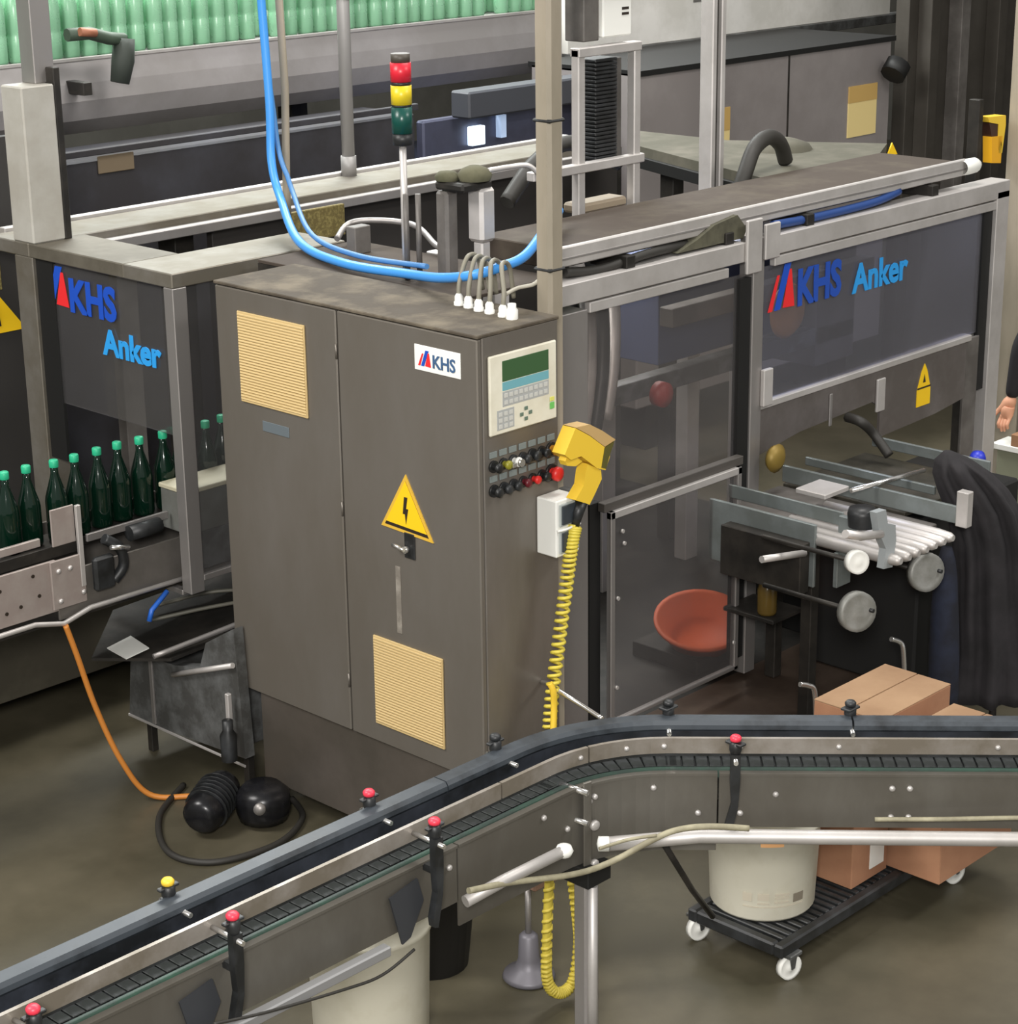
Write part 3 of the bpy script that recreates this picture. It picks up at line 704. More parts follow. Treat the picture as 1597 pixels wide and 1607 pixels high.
put('coat_cloth', cloth(), M('black_coat_cloth', (44, 41, 44), .85, 0, (33, 31, 33), .5, 6, bump=.3), ct)
put('navy_lining', MB().tube(bez([(2.20, -.36, .80), (2.19, -.37, .6), (2.19, -.38, .35), (2.20, -.38, .14)], 3), .07, 14, rs=[.02, .035, .045, .05, .055, .058, .06, .06, .06, .06]), M('navy_cloth', (30, 36, 54), .85, 0, (22, 24, 34), .5, 8), ct)
put('coat_stand', MB().cyl((2.38, -.50, 0), (2.38, -.50, .2), .015, 8).cyl((2.38, -.50, 0), (2.38, -.50, .02), .10, 16), darkst, ct)

# ================================================================== FRONT CONVEYOR
TH = math.radians(-48.5)
d2v = Vector((math.cos(TH), math.sin(TH), 0)); R_ = .5
cor = Vector((-.34, -.78, 0)); T = R_ * math.tan(-TH / 2)
def frames(s0, s1, step=.05):
    """s measured from the corner start of the bend; negative = straight part along +X"""
    arcL = R_ * -TH
    out = []; n = max(2, int((s1 - s0) / step) + 1)
    ss = [s0 + (s1 - s0) * i / (n - 1) for i in range(n)]
    ss = sorted(set(ss + [x for x in (0., arcL) if s0 < x < s1]))
    a = cor - XX * T
    for s_ in ss:
        if s_ <= 0: p = a + XX * s_; t = XX
        elif s_ <= arcL:
            f = s_ / R_; c = a + Vector((0, -R_, 0)); p = c + Vector((math.sin(f), math.cos(f), 0)) * R_; t = Vector((math.cos(f), -math.sin(f), 0))
        else: p = cor + d2v * (T + s_ - arcL); t = d2v
        out.append((p, Vector((t.y, -t.x, 0)).normalized(), t))
    return out
ARC = R_ * -TH
def fr(s0, s1, step=.05): return [(p, r) for p, r, t in frames(s0, s1, step)]
def at(s_, u, z):
    p, r, t = frames(s_, s_ + .001)[0]
    return p + r * u + ZZ * z
cv = thing('front_conveyor', 'bottle conveyor with a bend and black guide rails crossing the foreground', 'conveyor', (-.34, -.78, 0))
S0, S1 = -2.6, 3.0
def rect(u0, u1, z0, z1): return [(u0, z0), (u1, z0), (u1, z1), (u0, z1)]
side_m = M('conveyor_side_steel', (116, 113, 106), .45, .55, (100, 96, 88), .5, 3, (1, 1, .5))
# side plates, joined where the photograph shows the seams
for a, b in ((S0, -.42), (-.415, ARC + .13), (ARC + .135, S1)):
    put('side_plate', MB().sweep(rect(.080, .086, .735 if a < -1 or a > .3 else .66, .90), fr(a, b)).sweep(rect(.070, .092, .897, .905), fr(a, b)), side_m, cv)
put('side_plate', MB().sweep(rect(-.086, -.080, .735, .90), fr(S0, S1)), side_m, cv)
put('bottom_plate', MB().sweep(rect(-.08, .08, .735, .741), fr(S0, S1)), darkst, cv)
put('wear_strip', MB().sweep(rect(.052, .068, .882, .908), fr(S0, S1)), M('green_wear_strip', (58, 92, 76), .5, 0, (56, 70, 64), .5, 7), cv, label='green plastic wear strip')
put('wear_strip', MB().sweep(rect(-.068, -.052, .882, .908), fr(S0, S1)), MATS['green_wear_strip'], cv)
# chain of slats
slat = MB()
p0 = frames(-1.9, S1, .038)
link_me = None
cnt = 0
for p, r, t in p0:
    if cnt >= 150: break
    mbx = MB(); mbx.box((-.017, -.041, -.004), (.017, .041, 0), .0015)
    if link_me is None:
        o = put('chain_slat', mbx, chain_m, cv); link_me = o
        for v in o.data.vertices: v.co += ORG[cv.name]
    else:
        mbx.b.free(); o = link_me.copy(); COL.objects.link(o); o.parent = cv
    o.location = p + ZZ * .906 - ORG[cv.name]; o.rotation_euler = (0, 0, math.atan2(t.y, t.x))
    cnt += 1
put('chain_run', MB().sweep(rect(-.04, .04, .86, .898), fr(S0, S1)), blk, cv)
# guide rails
for a, b, in ((S0, -.30), (-.296, .95), (.956, S1)):
    put('far_guide_rail', MB().sweep([(-.125, .955), (-.076, .955), (-.064, .972), (-.066, .985), (-.074, .996), (-.118, .996), (-.125, .99)], fr(a, b)), rail_blk, cv, label='worn blue-grey guide rail')
put('far_rail_skirt', MB().sweep([(-.078, .915), (-.060, .915), (-.060, .970), (-.078, .954)], fr(S0, S1)), M('rail_black_face', (20, 22, 25), .4, 0, (44, 48, 56), .4, 5), cv, label='black lower face of the far rail')
near_m = M('near_guide_steel', (166, 160, 154), .4, .5, (128, 120, 108), .45, 4)
for a, b in ((S0, -.20), (-.195, .15), (.155, S1)):
    put('near_guide_rail', MB().sweep(rect(.030, .042, .945, .992), fr(a, b)), near_m, cv, label='bright steel guide strip')
put('near_rail_lip', MB().sweep(rect(.026, .040, .936, .946), fr(S0, S1)), blk, cv)
for s_ in (.12, .28, .40, .62, .9, 1.35):
    q = at(s_, .042, .968)
    put('strip_bolt', MB().lathe([(0, 0), (.008, 0), (.008, .005), (.004, .009), (0, .009)], q, 10, axis=(frames(s_, s_ + .01)[0][1])), steel_l, cv)
for s_, z in ((.12, .85), (.36, .86), (.72, .84), (1.05, .86), (1.1, .86), (1.05, .77), (1.1, .77), (-.08, .86), (.02, .79), (.5, .78), (.62, .78), (-.45, .85)):
    q = at(s_, .086, z)
    put('side_bolt', MB().lathe([(0, 0), (.009, 0), (.009, .006), (.005, .010), (0, .010)], q, 10, axis=(frames(s_, s_ + .01)[0][1])), steel_l, cv)
B_s = at(.63, .088, .83)
# brackets holding the guide rails
def bracket(s_, side, capm, big=True, ztop=1.05):
    p, r, t = frames(s_, s_ + .01)[0]
    r = r * side; base = p + r * .125
    tt = t
    def q(a, u, z): return base + tt * a + r * u + ZZ * z
    mb = MB()
    mb.prism([q(-.018, -.012, .70), q(.018, -.012, .70), q(.018, -.012, 1.0), q(-.018, -.012, 1.0)], r * .03) if False else None
    outl = [(-.030, .735), (-.012, .73), (.012, .82), (.018, .90), (.018, .985), (-.018, .985), (-.018, .90), (-.012, .83), (-.034, .76)] if side > 0 else [(-.018, .90), (.018, .90), (.018, .985), (-.018, .985)]
    mb.prism([base + r * (-.006 + (.0)) + tt * (a * .8) + ZZ * z for a, z in outl], r * .022)
    mb.box((-.02, -.02, 0), (.02, .02, .03)) if False else None
    o = put('rail_bracket', mb, blk, cv, label='black plastic rail bracket')
    put('bracket_arm', MB().prism([base - r * .045 - tt * .01 + ZZ * .88, base - r * .0 - tt * .01 + ZZ * .88, base - tt * .01 + ZZ * .9, base - r * .045 - tt * .01 + ZZ * .9], tt * .02), blk, o)
    put('clamp_head', MB().lathe([(.014, 0), (.018, .01), (.018, .032), (.012, .036)], base + ZZ * .985, 12), blk, o)
    put('knob_cap', MB().lathe([(.008, 0), (.016, .003), (.017, .012), (.012, .018), (0, .019)], base + ZZ * 1.021, 12), capm, o)
    put('star_handle', MB().box(base - tt * .030 - r * .008 + ZZ * 1.012, base + tt * .030 + r * .008 + ZZ * 1.020, .002), blk, o)
    put('clamp_rod', MB().cyl(base - r * .085 + ZZ * .968, base + r * .035 + ZZ * .968, .007, 10), chrome, o, label='chrome clamp rod')
Xs = cor.x - T
for x in (-1.10, -1.77, -2.33): bracket(x - Xs, 1, redk)
for x, m_ in ((-1.10, redk), (-1.77, yel), (-2.42, redk)): bracket(x - Xs, -1, m_)
bracket(.60, 1, redk)
for s_ in (-.05, .42, .95): bracket(s_, -1, blk)
# dark shields behind the near brackets
for x in (-1.17, -1.85):
    y = -.872
    put('sensor_shield', MB().prism([(x - .07, y, .85), (x + .03, y, .87), (x + .05, y, .80), (x + .0, y, .71), (x - .03, y, .70)], (0, -.006, 0)), M('slate_shield', (58, 60, 64), .45, .2), cv)
# return pipes below the side plate
put('drain_pipe', MB().tube([at(.14, .165, .745), at(.5, .165, .745), at(1.6, .165, .74), at(2.9, .165, .74)], .021, 14), steel_l, cv, label='polished round pipe below the side plate')
put('pipe_cap', MB().lathe([(0, -.005), (.022, 0), (.022, .03), (0, .035)], at(.14, .165, .745), 12, axis=-d2v), white, cv)
e0 = P(885, 1335, 1, -.97); e1 = P(790, 1382, 1, -.95)
put('drain_pipe', MB().tube([e0, e1, P(730, 1415, 1, -.93)], .017, 12), steel_l, cv)
put('pipe_cap', MB().lathe([(0, -.02), (.02, -.014), (.026, 0), (.02, .014), (0, .02)], e0, 14), white, cv)
put('lower_rail', MB().box((-3.0, -.945, .735), (-1.30, -.915, .765), .004), M('dull_bar', (140, 140, 140), .5, .3), cv)
# hanger plate and leg at the bend
sH = .10
pH, rH, tH = frames(sH, sH + .01)[0]
hb_ = pH + rH * .10
put('hanger_bar', MB().box((-.014, -.004, .62), (.014, .004, .92), .002, ), side_m, cv)
hbo = list(bpy.data.objects)[-1]
hbo = [o for o in cv.children if o.name.startswith('hanger_bar')][-1]
for v in hbo.data.vertices: v.co += ORG[cv.name]
hbo.location = hb_ - ORG[cv.name]; hbo.rotation_euler = (0, 0, math.atan2(tH.y, tH.x))
for z, rr in ((.78, .016), (.66, .013), (.87, .008)):
    put('round_nut', MB().lathe([(0, 0), (rr, 0), (rr, .010), (rr * .7, .014), (0, .014)], hb_ + tH * .022 + ZZ * z, 14, axis=rH), steel_l, cv)
for z in (.895, .80):
    put('stub_rod', MB().cyl(hb_ - tH * .05 - rH * .06 + ZZ * (z + .01), hb_ - tH * .012 + rH * .02 + ZZ * z, .009, 10), chrome, cv)
lx, ly = hb_.x + .0, hb_.y + .0
lg = put('support_leg', MB().box((lx - .012, ly - .01, 0), (lx + .048, ly + .05, .64), .012), steel, cv)
B('leg_head', (lx - .03, ly - .03, .60), (lx + .07, ly + .09, .66), blk_m, cv)
put('leg_tube', MB().cyl((lx + .0, ly - .02, 0), (lx + .0, ly - .02, .60), .015, 12), steel_l, cv)
for x in (-2.6, ): B('support_leg', (x, -.86, 0), (x + .06, -.80, .74), steel, cv)
q = at(2.3, 0, 0)
B('support_leg', (q.x - .03, q.y - .03, 0), (q.x + .03, q.y + .03, .74), steel, cv)
# cream cables strung along the conveyor
cbp = bez([P(735, 1398, 1, -.95), P(800, 1385, 1, -.96), P(900, 1372, 1, -.99), P(960, 1352, 1, -1.03), P(1020, 1320, 1, -1.1), P(1060, 1303, 1, -1.14), P(1110, 1297, 1, -1.22), P(1175, 1300, 1, -1.3)], 6)
put('strung_cable', MB().tube(cbp, .009, 8), cablecream, label='thick cream cable strung under the conveyor bend', cat='cable', group='cables along the conveyor')
cbp = bez([at(1.0, .12, .778), at(1.2, .13, .785), at(1.45, .13, .79), at(1.6, .15, .78), at(2.2, .17, .775)], 6)
put('strung_cable', MB().tube(cbp, .007, 8), cablecream, label='cream cable resting on the polished pipe near the cardboard boxes', cat='cable', group='cables along the conveyor')
cbp = bez([P(940, 1332, 1, -1.04), P(985, 1318, 1, -1.07), P(1030, 1311, 1, -1.13)], 5)
put('strung_cable', MB().tube(cbp, .005, 6), cablecream, label='thin cream cable reaching the white pipe end', cat='cable', group='cables along the conveyor')
cbp = bez([P(335, 1607, 1, -.96), P(420, 1588, 1, -.96), P(540, 1553, 1, -.95), P(600, 1530, 1, -.95), P(650, 1490, 1, -.94)], 6)
put('strung_cable', MB().tube(cbp, .004, 6), dk_c, label='thin dark cable hanging across the white bucket', cat='cable')
put('brace_strut', MB().tube([P(1040, 1322, 1, -1.02), P(1085, 1395, 1, -.90), P(1118, 1438, 1, -.84)], .010, 8), darkst, cv)

# bent chrome rods behind the conveyor
for i, (pts, lb) in enumerate((([(1255, 1074, -.35), (1268, 1076, -.36), (1278, 1085, -.37), (1280, 1135, -.38)], 'bent chrome rod rising beside the nearer cardboard box'), ([(1398, 1003, -.32), (1412, 1008, -.33), (1417, 1020, -.34), (1419, 1060, -.35)], 'small bent chrome rod above the cardboard box corner'))):
    pp = [P(u, v, 1, y) for u, v, y in pts]
    pp.append(Vector((pp[-1].x, pp[-1].y, .0)))
    put('bent_rod', MB().tube(bez(pp[:-1], 5) + [pp[-1]], .010, 8), chrome, label=lb, cat='rod')

# ================================================================== DOLLY, BUCKETS, BOXES
dl = thing('dolly', 'low black slatted dolly on white casters carrying a bucket and boxes', 'dolly', (.72, -.87, 0))
for a, c in (((.25, -1.045, .095), (1.28, -1.01, .14)), ((.25, -.70, .095), (1.28, -.665, .14)), ((.25, -1.01, .095), (.285, -.70, .14)), ((1.245, -1.01, .095), (1.28, -.70, .14))):
    B('frame_rail', a, c, blk, dl, .006)
for k in range(28):
    x = .30 + k * .0335
    B('deck_slat', (x, -1.01, .105), (x + .02, -.70, .138), blk, dl, .003)
for x, y in ((.31, -1.03), (.31, -.665), (1.2, -1.07), (1.2, -.68)):
    c_ = put('caster', MB().box((x - .03, y - .03, .085), (x + .03, y + .03, .10), .003).prism([(x - .02, y - .019, .09), (x + .02, y - .019, .09), (x + .008, y - .019, .04), (x - .008, y - .019, .04)], (0, .003, 0)).prism([(x - .02, y + .016, .09), (x + .02, y + .016, .09), (x + .008, y + .016, .04), (x - .008, y + .016, .04)], (0, .003, 0)), galv, dl)
    put('wheel', MB().lathe([(0, -.014), (.012, -.014), (.014, -.01), (.036, -.010), (.0425, -.012), (.0425, .012), (.036, .010), (.014, .01), (.012, .014), (0, .014)], (x, y, .0435), 20, axis=(.25, 1, 0)), white, c_, label='white wheel')
def bucket(c, r, h, label, name='bucket', k=.92, lidcol=cream):
    b_ = thing(name, label, 'bucket', c)
    x, y, z = c
    put('bucket_body', MB().lathe([(0, z), (r * k * .96, z), (r * k, z + .01), (r * .985, z + h * .82), (r * 1.03, z + h * .83), (r * 1.03, z + h * .86), (r * .99, z + h * .87), (r, z + h), (r * 1.03, z + h), (r * 1.03, z + h - .012), (r * .96, z + h - .012), (r * k * .93, z + .02), (0, z + .02)], (x, y, 0), 36), cream, b_)
    return b_
bk = bucket((.47, -.80, .14), .185, .36, 'cream plastic bucket with faint printing standing on the dolly')
prn = M('faint_print', (186, 178, 160), .6)
prd = M('dark_print', (120, 112, 98), .6)
def on_bucket(name, c, r, a0, a1, z0, z1, m, par):
    mb = MB(); n = 6; va = []
    for i in range(n + 1):
        a = math.radians(a0 + (a1 - a0) * i / n)
        dx, dy = math.cos(a), math.sin(a)
        va.append([mb.b.verts.new((c[0] + dx * (rr), c[1] + dy * (rr), zz)) for rr, zz in ((r(z0), z0), (r(z1), z1), (r(z1) + .0012, z1), (r(z0) + .0012, z0))])
    for p_, q_ in zip(va, va[1:]):
        for k in range(4): mb.b.faces.new((p_[k], p_[(k + 1) % 4], q_[(k + 1) % 4], q_[k]))
    mb.b.faces.new(va[0][::-1]); mb.b.faces.new(va[-1])
    put(name, mb, m, par)
rf = lambda z: .185 * (.92 + .065 * (z - .14) / .30) + .0008
cc = (.47, -.80)
for k, (a0, a1, z0, z1) in enumerate(((196, 206, .215, .245), (212, 224, .22, .245), (230, 246, .235, .243), (230, 246, .222, .230), (230, 246, .208, .214), (212, 224, .205, .211))):
    on_bucket('print_block', cc, rf, a0, a1, z0, z1, prn, bk)
on_bucket('dark_print_block', cc, rf, 251, 264, .205, .235, prd, bk)
on_bucket('print_line', cc, rf, 196, 265, .193, .197, prn, bk)
on_bucket('orange_rag', cc, lambda z: .192, 214, 236, .418, .45, M('orange_rag_cloth', (232, 176, 120), .8), bk)
bucket((-.86, -.36, 0), .185, .52, 'large cream bucket under the sloping conveyor beside the cable loop')
def carton(name, a, c, label, flaps=True, tape=True):
    t_ = thing(name, label, 'cardboard box', ((a[0] + c[0]) / 2, (a[1] + c[1]) / 2, a[2]), 'cardboard boxes by the dolly')
    B('box_sides', a, (c[0], c[1], c[2] - .004), card_d, t_, .003)
    ym = (a[1] + c[1]) / 2
    B('top_flap', (a[0], a[1], c[2] - .004), (c[0], ym - .002, c[2]), card_top, t_, .001)
    B('top_flap', (a[0], ym + .002, c[2] - .004), (c[0], c[1], c[2] + .001), card_top, t_, .001)
    return t_
ba = carton('cardboard_box', (1.03, -.86, .141), (1.46, -.585, .60), 'taller cardboard box at the back of the dolly beside the bent rod')
bb = carton('cardboard_box', (.92, -1.185, .142), (1.37, -.93, .575), 'cardboard box overhanging the near edge of the dolly with bright top')
bc_ = carton('cardboard_box', (.70, -.99, .142), (.905, -.72, .44), 'small weathered cardboard box with a white label next to the cream bucket')
B('white_label', (.80, -.993, .18), (.88, -.99, .27), white, bc_, 0)
for a in (0,):
    B('tape_strip', (.96, -1.07, .575), (1.33, -1.045, .5765), M('packing_tape', (196, 168, 132), .3), bb, 0)

# dark form standing in for the bucket's shadow, and levelling foot beneath the conveyor
put('dark_bin', MB().lathe([(0, 0), (.12, 0), (.15, .3), (.155, .3), (.155, .31), (.14, .31), (.11, .02), (0, .02)], (-.38, -.12, 0), 24), M('dark_bin_plastic', (38, 36, 34), .6), label='dark round bin standing behind the cream bucket', cat='bin')
lf2 = thing('levelling_foot', 'grey bell-shaped levelling foot with threaded rod under a brown corner block', 'machine foot', (-.24, -.42, 0))
put('foot_pad', MB().lathe([(0, 0), (.078, 0), (.085, .008), (.08, .02), (.045, .04), (.034, .07), (.030, .15), (.02, .16), (0, .16)], (-.24, -.42, 0), 22), M('grey_foot', (104, 102, 108), .5, .3), lf2)
put('threaded_rod', MB().cyl((-.24, -.42, .15), (-.24, -.42, .32), .010, 8), steel, lf2)
B('corner_block', (-.24, -.45, .31), (-.10, -.36, .58), M('brown_block', (138, 108, 90), .7), lf2, .006)

# ================================================================== FLOOR THINGS left of the cabinet
gb = thing('drip_housing', 'low galvanised sheet housing on the floor side of the cabinet', 'housing', (.2, 1.6, 0))
put('housing_body', MB().prism([(-.05, 1.20, .19), (-.05, 1.92, .15), (-.05, 1.88, .44), (-.05, 1.60, .455), (-.05, 1.445, .49), (-.05, 1.40, .60), (-.05, 1.23, .70)], (.044, 0, 0)), galv, gb)
B('housing_back', (-.006, 1.30, .18), (.34, 1.90, .44), galv, gb)
B('edge_strip', (-.058, 1.74, .17), (-.05, 1.76, .45), steel, gb, .001)
put('top_rail', MB().cyl((-.062, 1.60, .42), (-.062, 1.23, .56), .011, 8), steel_l, gb)
B('front_flange', (-.056, 1.20, .155), (-.05, 1.92, .165), steel_l, gb, .001)
B('short_post', (-.09, 1.235, .30), (-.07, 1.255, .45), steel_l, gb)
for x, y in ((0, 1.85), (.3, 1.85), (0, 1.25)): B('foot', (x, y, 0), (x + .03, y + .03, .2), darkst, gb, .002)
gm = thing('gear_motor', 'black oily gear motor lying under the housing on the wet floor', 'motor', (-.22, 1.15, 0))
put('motor_body', MB().lathe([(0, 0), (.05, .0), (.07, .02), (.075, .05), (.075, .2), (.06, .24), (.03, .26), (0, .26)], (-.36, 1.10, .085), 20, axis=(.7, .35, .12)), M('oily_black_motor', (36, 36, 40), .25, .3, (24, 24, 26), .5, 9), gm)
for k in range(6):
    c_ = Vector((-.36, 1.10, .085)) + Vector((.7, .35, .12)).normalized() * (.07 + k * .022)
    put('cooling_fin', MB().cyl(c_, c_ + Vector((.7, .35, .12)).normalized() * .005, .084, 18), blk, gm)
put('gear_case', MB().lathe([(0, 0), (.09, 0), (.1, .03), (.1, .1), (.07, .13), (0, .13)], (-.10, 1.05, .02), 18), MATS['oily_black_motor'], gm)
put('output_hub', MB().lathe([(0, 0), (.022, 0), (.022, .03), (0, .034)], (-.16, .99, .1), 14, axis=(-.8, -.7, .2)), steel, gm)
put('valve_body', MB().lathe([(.03, 0), (.032, .1), (.02, .12), (.02, .16), (0, .16)], (-.11, 1.22, .2), 12), blk, gm)
put('floor_hose', MB().tube(bez([(-.12, 1.5, .012), (-.35, 1.35, .012), (-.50, 1.1, .012), (-.44, .92, .012), (-.2, .86, .012), (.0, .95, .012), (.08, 1.1, .012)], 8), .012, 8), dk_c, label='dark hose curving on the floor around the gear motor', cat='hose')
put('orange_hose', MB().tube(bez([(-.50, 1.63, .74), (-.47, 1.62, .62), (-.42, 1.60, .40), (-.36, 1.55, .18), (-.28, 1.5, .03), (-.16, 1.40, .012), (-.05, 1.3, .012)], 8), .011, 8), M('orange_cable', (196, 124, 50), .5), label='orange cable hanging from the infeed conveyor to the floor', cat='cable')
put('white_card', MB().prism([P(168, 1018, 2, .52), P(205, 999, 2, .53), P(234, 1018, 2, .53), P(198, 1035, 2, .52)], (0, 0, .004)), white, label='white card lying on the chute edge below the infeed', cat='card')
ch = thing('chute', 'dark chute with steel edges below the infeed guard', 'chute', (.2, 1.85, 0))
put('chute_bed', MB().prism([(-.30, 1.78, .50), (-.10, 1.55, .50), (.62, 1.45, .58), (.62, 2.0, .58), (.0, 2.05, .54)], (0, 0, .012)), darkst, ch)
put('chute_rim', MB().tube(bez([(-.16, 1.58, .53), (.12, 1.52, .57), (.3, 1.50, .585), (.62, 1.46, .60)], 4), .011, 8), steel, ch)
put('chute_ring', MB().tube(bez([(-.02, 1.80, .575), (.15, 1.70, .60), (.34, 1.62, .61), (.42, 1.68, .61), (.30, 1.82, .60), (.1, 1.9, .58)], 5), .008, 8), M('dull_ring', (98, 96, 86), .5), ch)
B('chute_leg', (.5, 1.9, 0), (.54, 1.94, .58), darkst, ch)
put('blue_tube', MB().tube([P(262, 928, 1, 1.62), P(238, 958, 1, 1.60), P(234, 975, 1, 1.6)], .010, 8), M('blue_tube_plastic', (36, 96, 190), .4), label='short blue tube hanging under the infeed guard', cat='hose')

# ================================================================== INFEED CONVEYOR with bottles
ic = thing('infeed_conveyor', 'pale steel infeed conveyor carrying green bottles into the guard', 'conveyor', (-.5, 1.8, 0))
pale = M('pale_punched_steel', (176, 168, 162), .45, .35, (158, 146, 140), .5, 4)
IS = M('infeed_side_steel', (128, 123, 118), .42, .5, (108, 104, 98), .5, 4)
B('side_plate', (-2.6, 1.66, .79), (-.50, 1.672, .985), pale, ic, .002)
for x, z in ((-.74, .93), (-.72, .84), (-.66, .85), (-.58, .87), (-.6, .95), (-1.0, .9), (-1.2, .85)):
    put('punched_hole', MB().cyl((x, 1.66, z), (x, 1.657, z), .007, 10), ink, ic)
B('side_plate', (-.50, 1.664, .75), (.9, 1.674, .93), IS, ic, .002)
B('joint_plate', (-.53, 1.648, .80), (-.385, 1.66, .985), pale, ic, .002)
for x, z in ((-.50, .945), (-.45, .945), (-.50, .83), (-.40, .84)):
    put('bolt', MB().lathe([(0, 0), (.01, 0), (.01, .006), (0, .01)], (x, 1.648, z), 10, axis=(0, -1, 0)), steel_l, ic)
B('guide_rail', (-2.6, 1.70, 1.035), (-.53, 1.715, 1.065), pale, ic, .002)
B('guide_rail', (-2.6, 1.68, .985), (-.39, 1.70, 1.03), darkst, ic, .002)
B('guide_rail', (-.33, 1.70, 1.0), (.04, 1.712, 1.03), steel, ic, .002)
B('upright_plate', (-.50, 1.668, 1.03), (-.40, 1.676, 1.17), pale, ic, .002)
B('upright_bar', (-.405, 1.645, .86), (-.385, 1.66, 1.17), steel_l, ic, .002)
B('chain_bed', (-2.6, 1.77, .965), (.8, 1.90, .999), darkst, ic, .002)
B('side_plate', (-2.6, 1.94, .75), (.8, 1.95, 1.03), IS, ic, .002)
B('belly_pan', (-2.6, 1.67, .74), (.8, 1.94, .752), darkst, ic, .002)
put('drain_rail', MB().tube([(-2.0, 1.64, .775), (-.62, 1.64, .775), (-.50, 1.64, .745), (-.38, 1.64, .775), (.1, 1.63, .775)], .010, 8), steel_l, ic)
br = put('rail_clamp', MB().tube(bez([(-.30, 1.64, 1.02), (-.24, 1.63, .97), (-.23, 1.63, .90), (-.27, 1.64, .85)], 5), .02, 8), blk, ic)
put('clamp_body', MB().box((-.36, 1.62, .83), (-.27, 1.65, .96), .01), blk, ic)
put('clamp_rod', MB().cyl((-.30, 1.6, .995), (-.22, 1.6, .975), .009, 8), chrome, ic)
put('rail_motor', MB().cyl((-.16, 1.68, .995), (-.02, 1.68, .995), .03, 12), blk, ic)
for x in (-1.9, .70): B('support_leg', (x, 1.78, 0), (x + .06, 1.84, .75), darkst, ic, .002)

bt0 = thing('green_bottle', '', 'bottle', (0, 0, 0), 'green bottles on the infeed conveyor')
put('glass_body', MB().lathe([(0, .004), (.034, 0), (.0405, .006), (.042, .015), (.042, .15), (.039, .17), (.027, .21), (.018, .24), (.0145, .255), (.0145, .285), (0, .285)], (0, 0, 0), 18), dkgreen, bt0)
put('bottle_cap', MB().lathe([(.0165, .278), (.0175, .28), (.0175, .302), (.015, .306), (0, .306)], (0, 0, 0), 14), teal, bt0, label='teal cap')
names_b = ['first', 'second', 'third', 'fourth', 'fifth', 'sixth', 'seventh', 'eighth', 'ninth', 'tenth', 'eleventh', 'twelfth', 'thirteenth', 'fourteenth']
xs = [-.58 + .1 * k + random.uniform(-.008, .008) for k in range(13)]
for k, x in enumerate(xs):
    lb = 'dark green bottle with teal cap, %s counting from the open end of the infeed row' % names_b[k]
    if k == 0: bt0.location = (x, 1.815, 1.0); bt0['label'] = lb
    else: copy_tree(bt0, (x, 1.815 + random.uniform(-.012, .012), 1.0), lb)

B('drip_trough', (-1.8, 2.3, .20), (.82, 2.9, .47), M('olive_trough', (86, 82, 70), .55, .3, (66, 62, 52), .5, 3), label='long low olive-grey trough near the floor behind the infeed', cat='trough')
for x in (-1.5, .5): B('trough_leg', (x, 2.4, 0), (x + .06, 2.8, .2), darkst, bpy.data.objects['drip_trough'])
B('skid_wall', (-1.8, 2.86, 0), (.82, 2.9, .2), blk_m, bpy.data.objects['drip_trough'])  # dark wall added to deepen the shadow under the trough

# sign and mesh at the far left, behind the infeed post
ls = thing('guard_board', 'dark board with a yellow mesh panel and warning triangle beside the pale column', 'board', (.0, 2.98, 0))
B('board', (-.6, 2.97, .3), (.33, 3.0, 2.3), M('dark_board', (48, 46, 44), .6), ls)
B('mesh_panel', (-.1, 2.95, 1.68), (.2, 2.97, 1.97), perfy, ls)
put('triangle_sign', MB().prism([(.0, 2.955, 1.50), (.30, 2.955, 1.50), (.15, 2.955, 1.70)], (0, .012, 0)), yel_s, ls)
put('sign_symbol', MB().prism([(.12, 2.951, 1.53), (.18, 2.951, 1.53), (.165, 2.951, 1.64), (.135, 2.951, 1.64)], (0, .003, 0)), ink, ls)

# ================================================================== BACKGROUND CONVEYOR with pale green bottles
bcv = thing('overhead_conveyor', 'long grey steel trough conveyor in the background carrying pale green bottles', 'conveyor', (4, 4.3, 0))
tr = M('trough_steel', (160, 156, 156), .5, .4, (144, 140, 138), .5, 2)
put('trough', MB().prism([(-.6, 3.99, 2.45), (-.6, 3.95, 2.34), (-.6, 3.93, 2.26), (-.6, 3.95, 2.17), (-.6, 4.02, 2.10), (-.6, 4.2, 2.07), (-.6, 5.2, 2.07), (-.6, 5.2, 2.45)], (8.1, 0, 0)), tr, bcv)
B('trough_edge', (-.6, 3.98, 2.44), (7.5, 4.0, 2.458), steel_l, bcv)
B('end_panel', (4.7, 3.88, 2.20), (8.0, 3.93, 2.75), M('pale_back_panel', (236, 234, 228), .5, .0, (214, 212, 204), .4, 3), bcv, label='pale back panel')
B('end_ledge', (4.7, 3.84, 2.14), (8.8, 3.95, 2.20), galv, bcv)
put('panel_print', MB().box((5.85, 3.875, 2.42), (6.12, 3.88, 2.46)).box((6.2, 3.875, 2.44), (6.5, 3.88, 2.48)), M('grey_print', (110, 108, 104), .6), bcv)
for x in (.3, 3.2, 6.8): B('conveyor_leg', (x, 4.6, 0), (x + .12, 4.72, 2.08), darkst, bcv)
pb0 = None
n_pb = 0
pbm = None
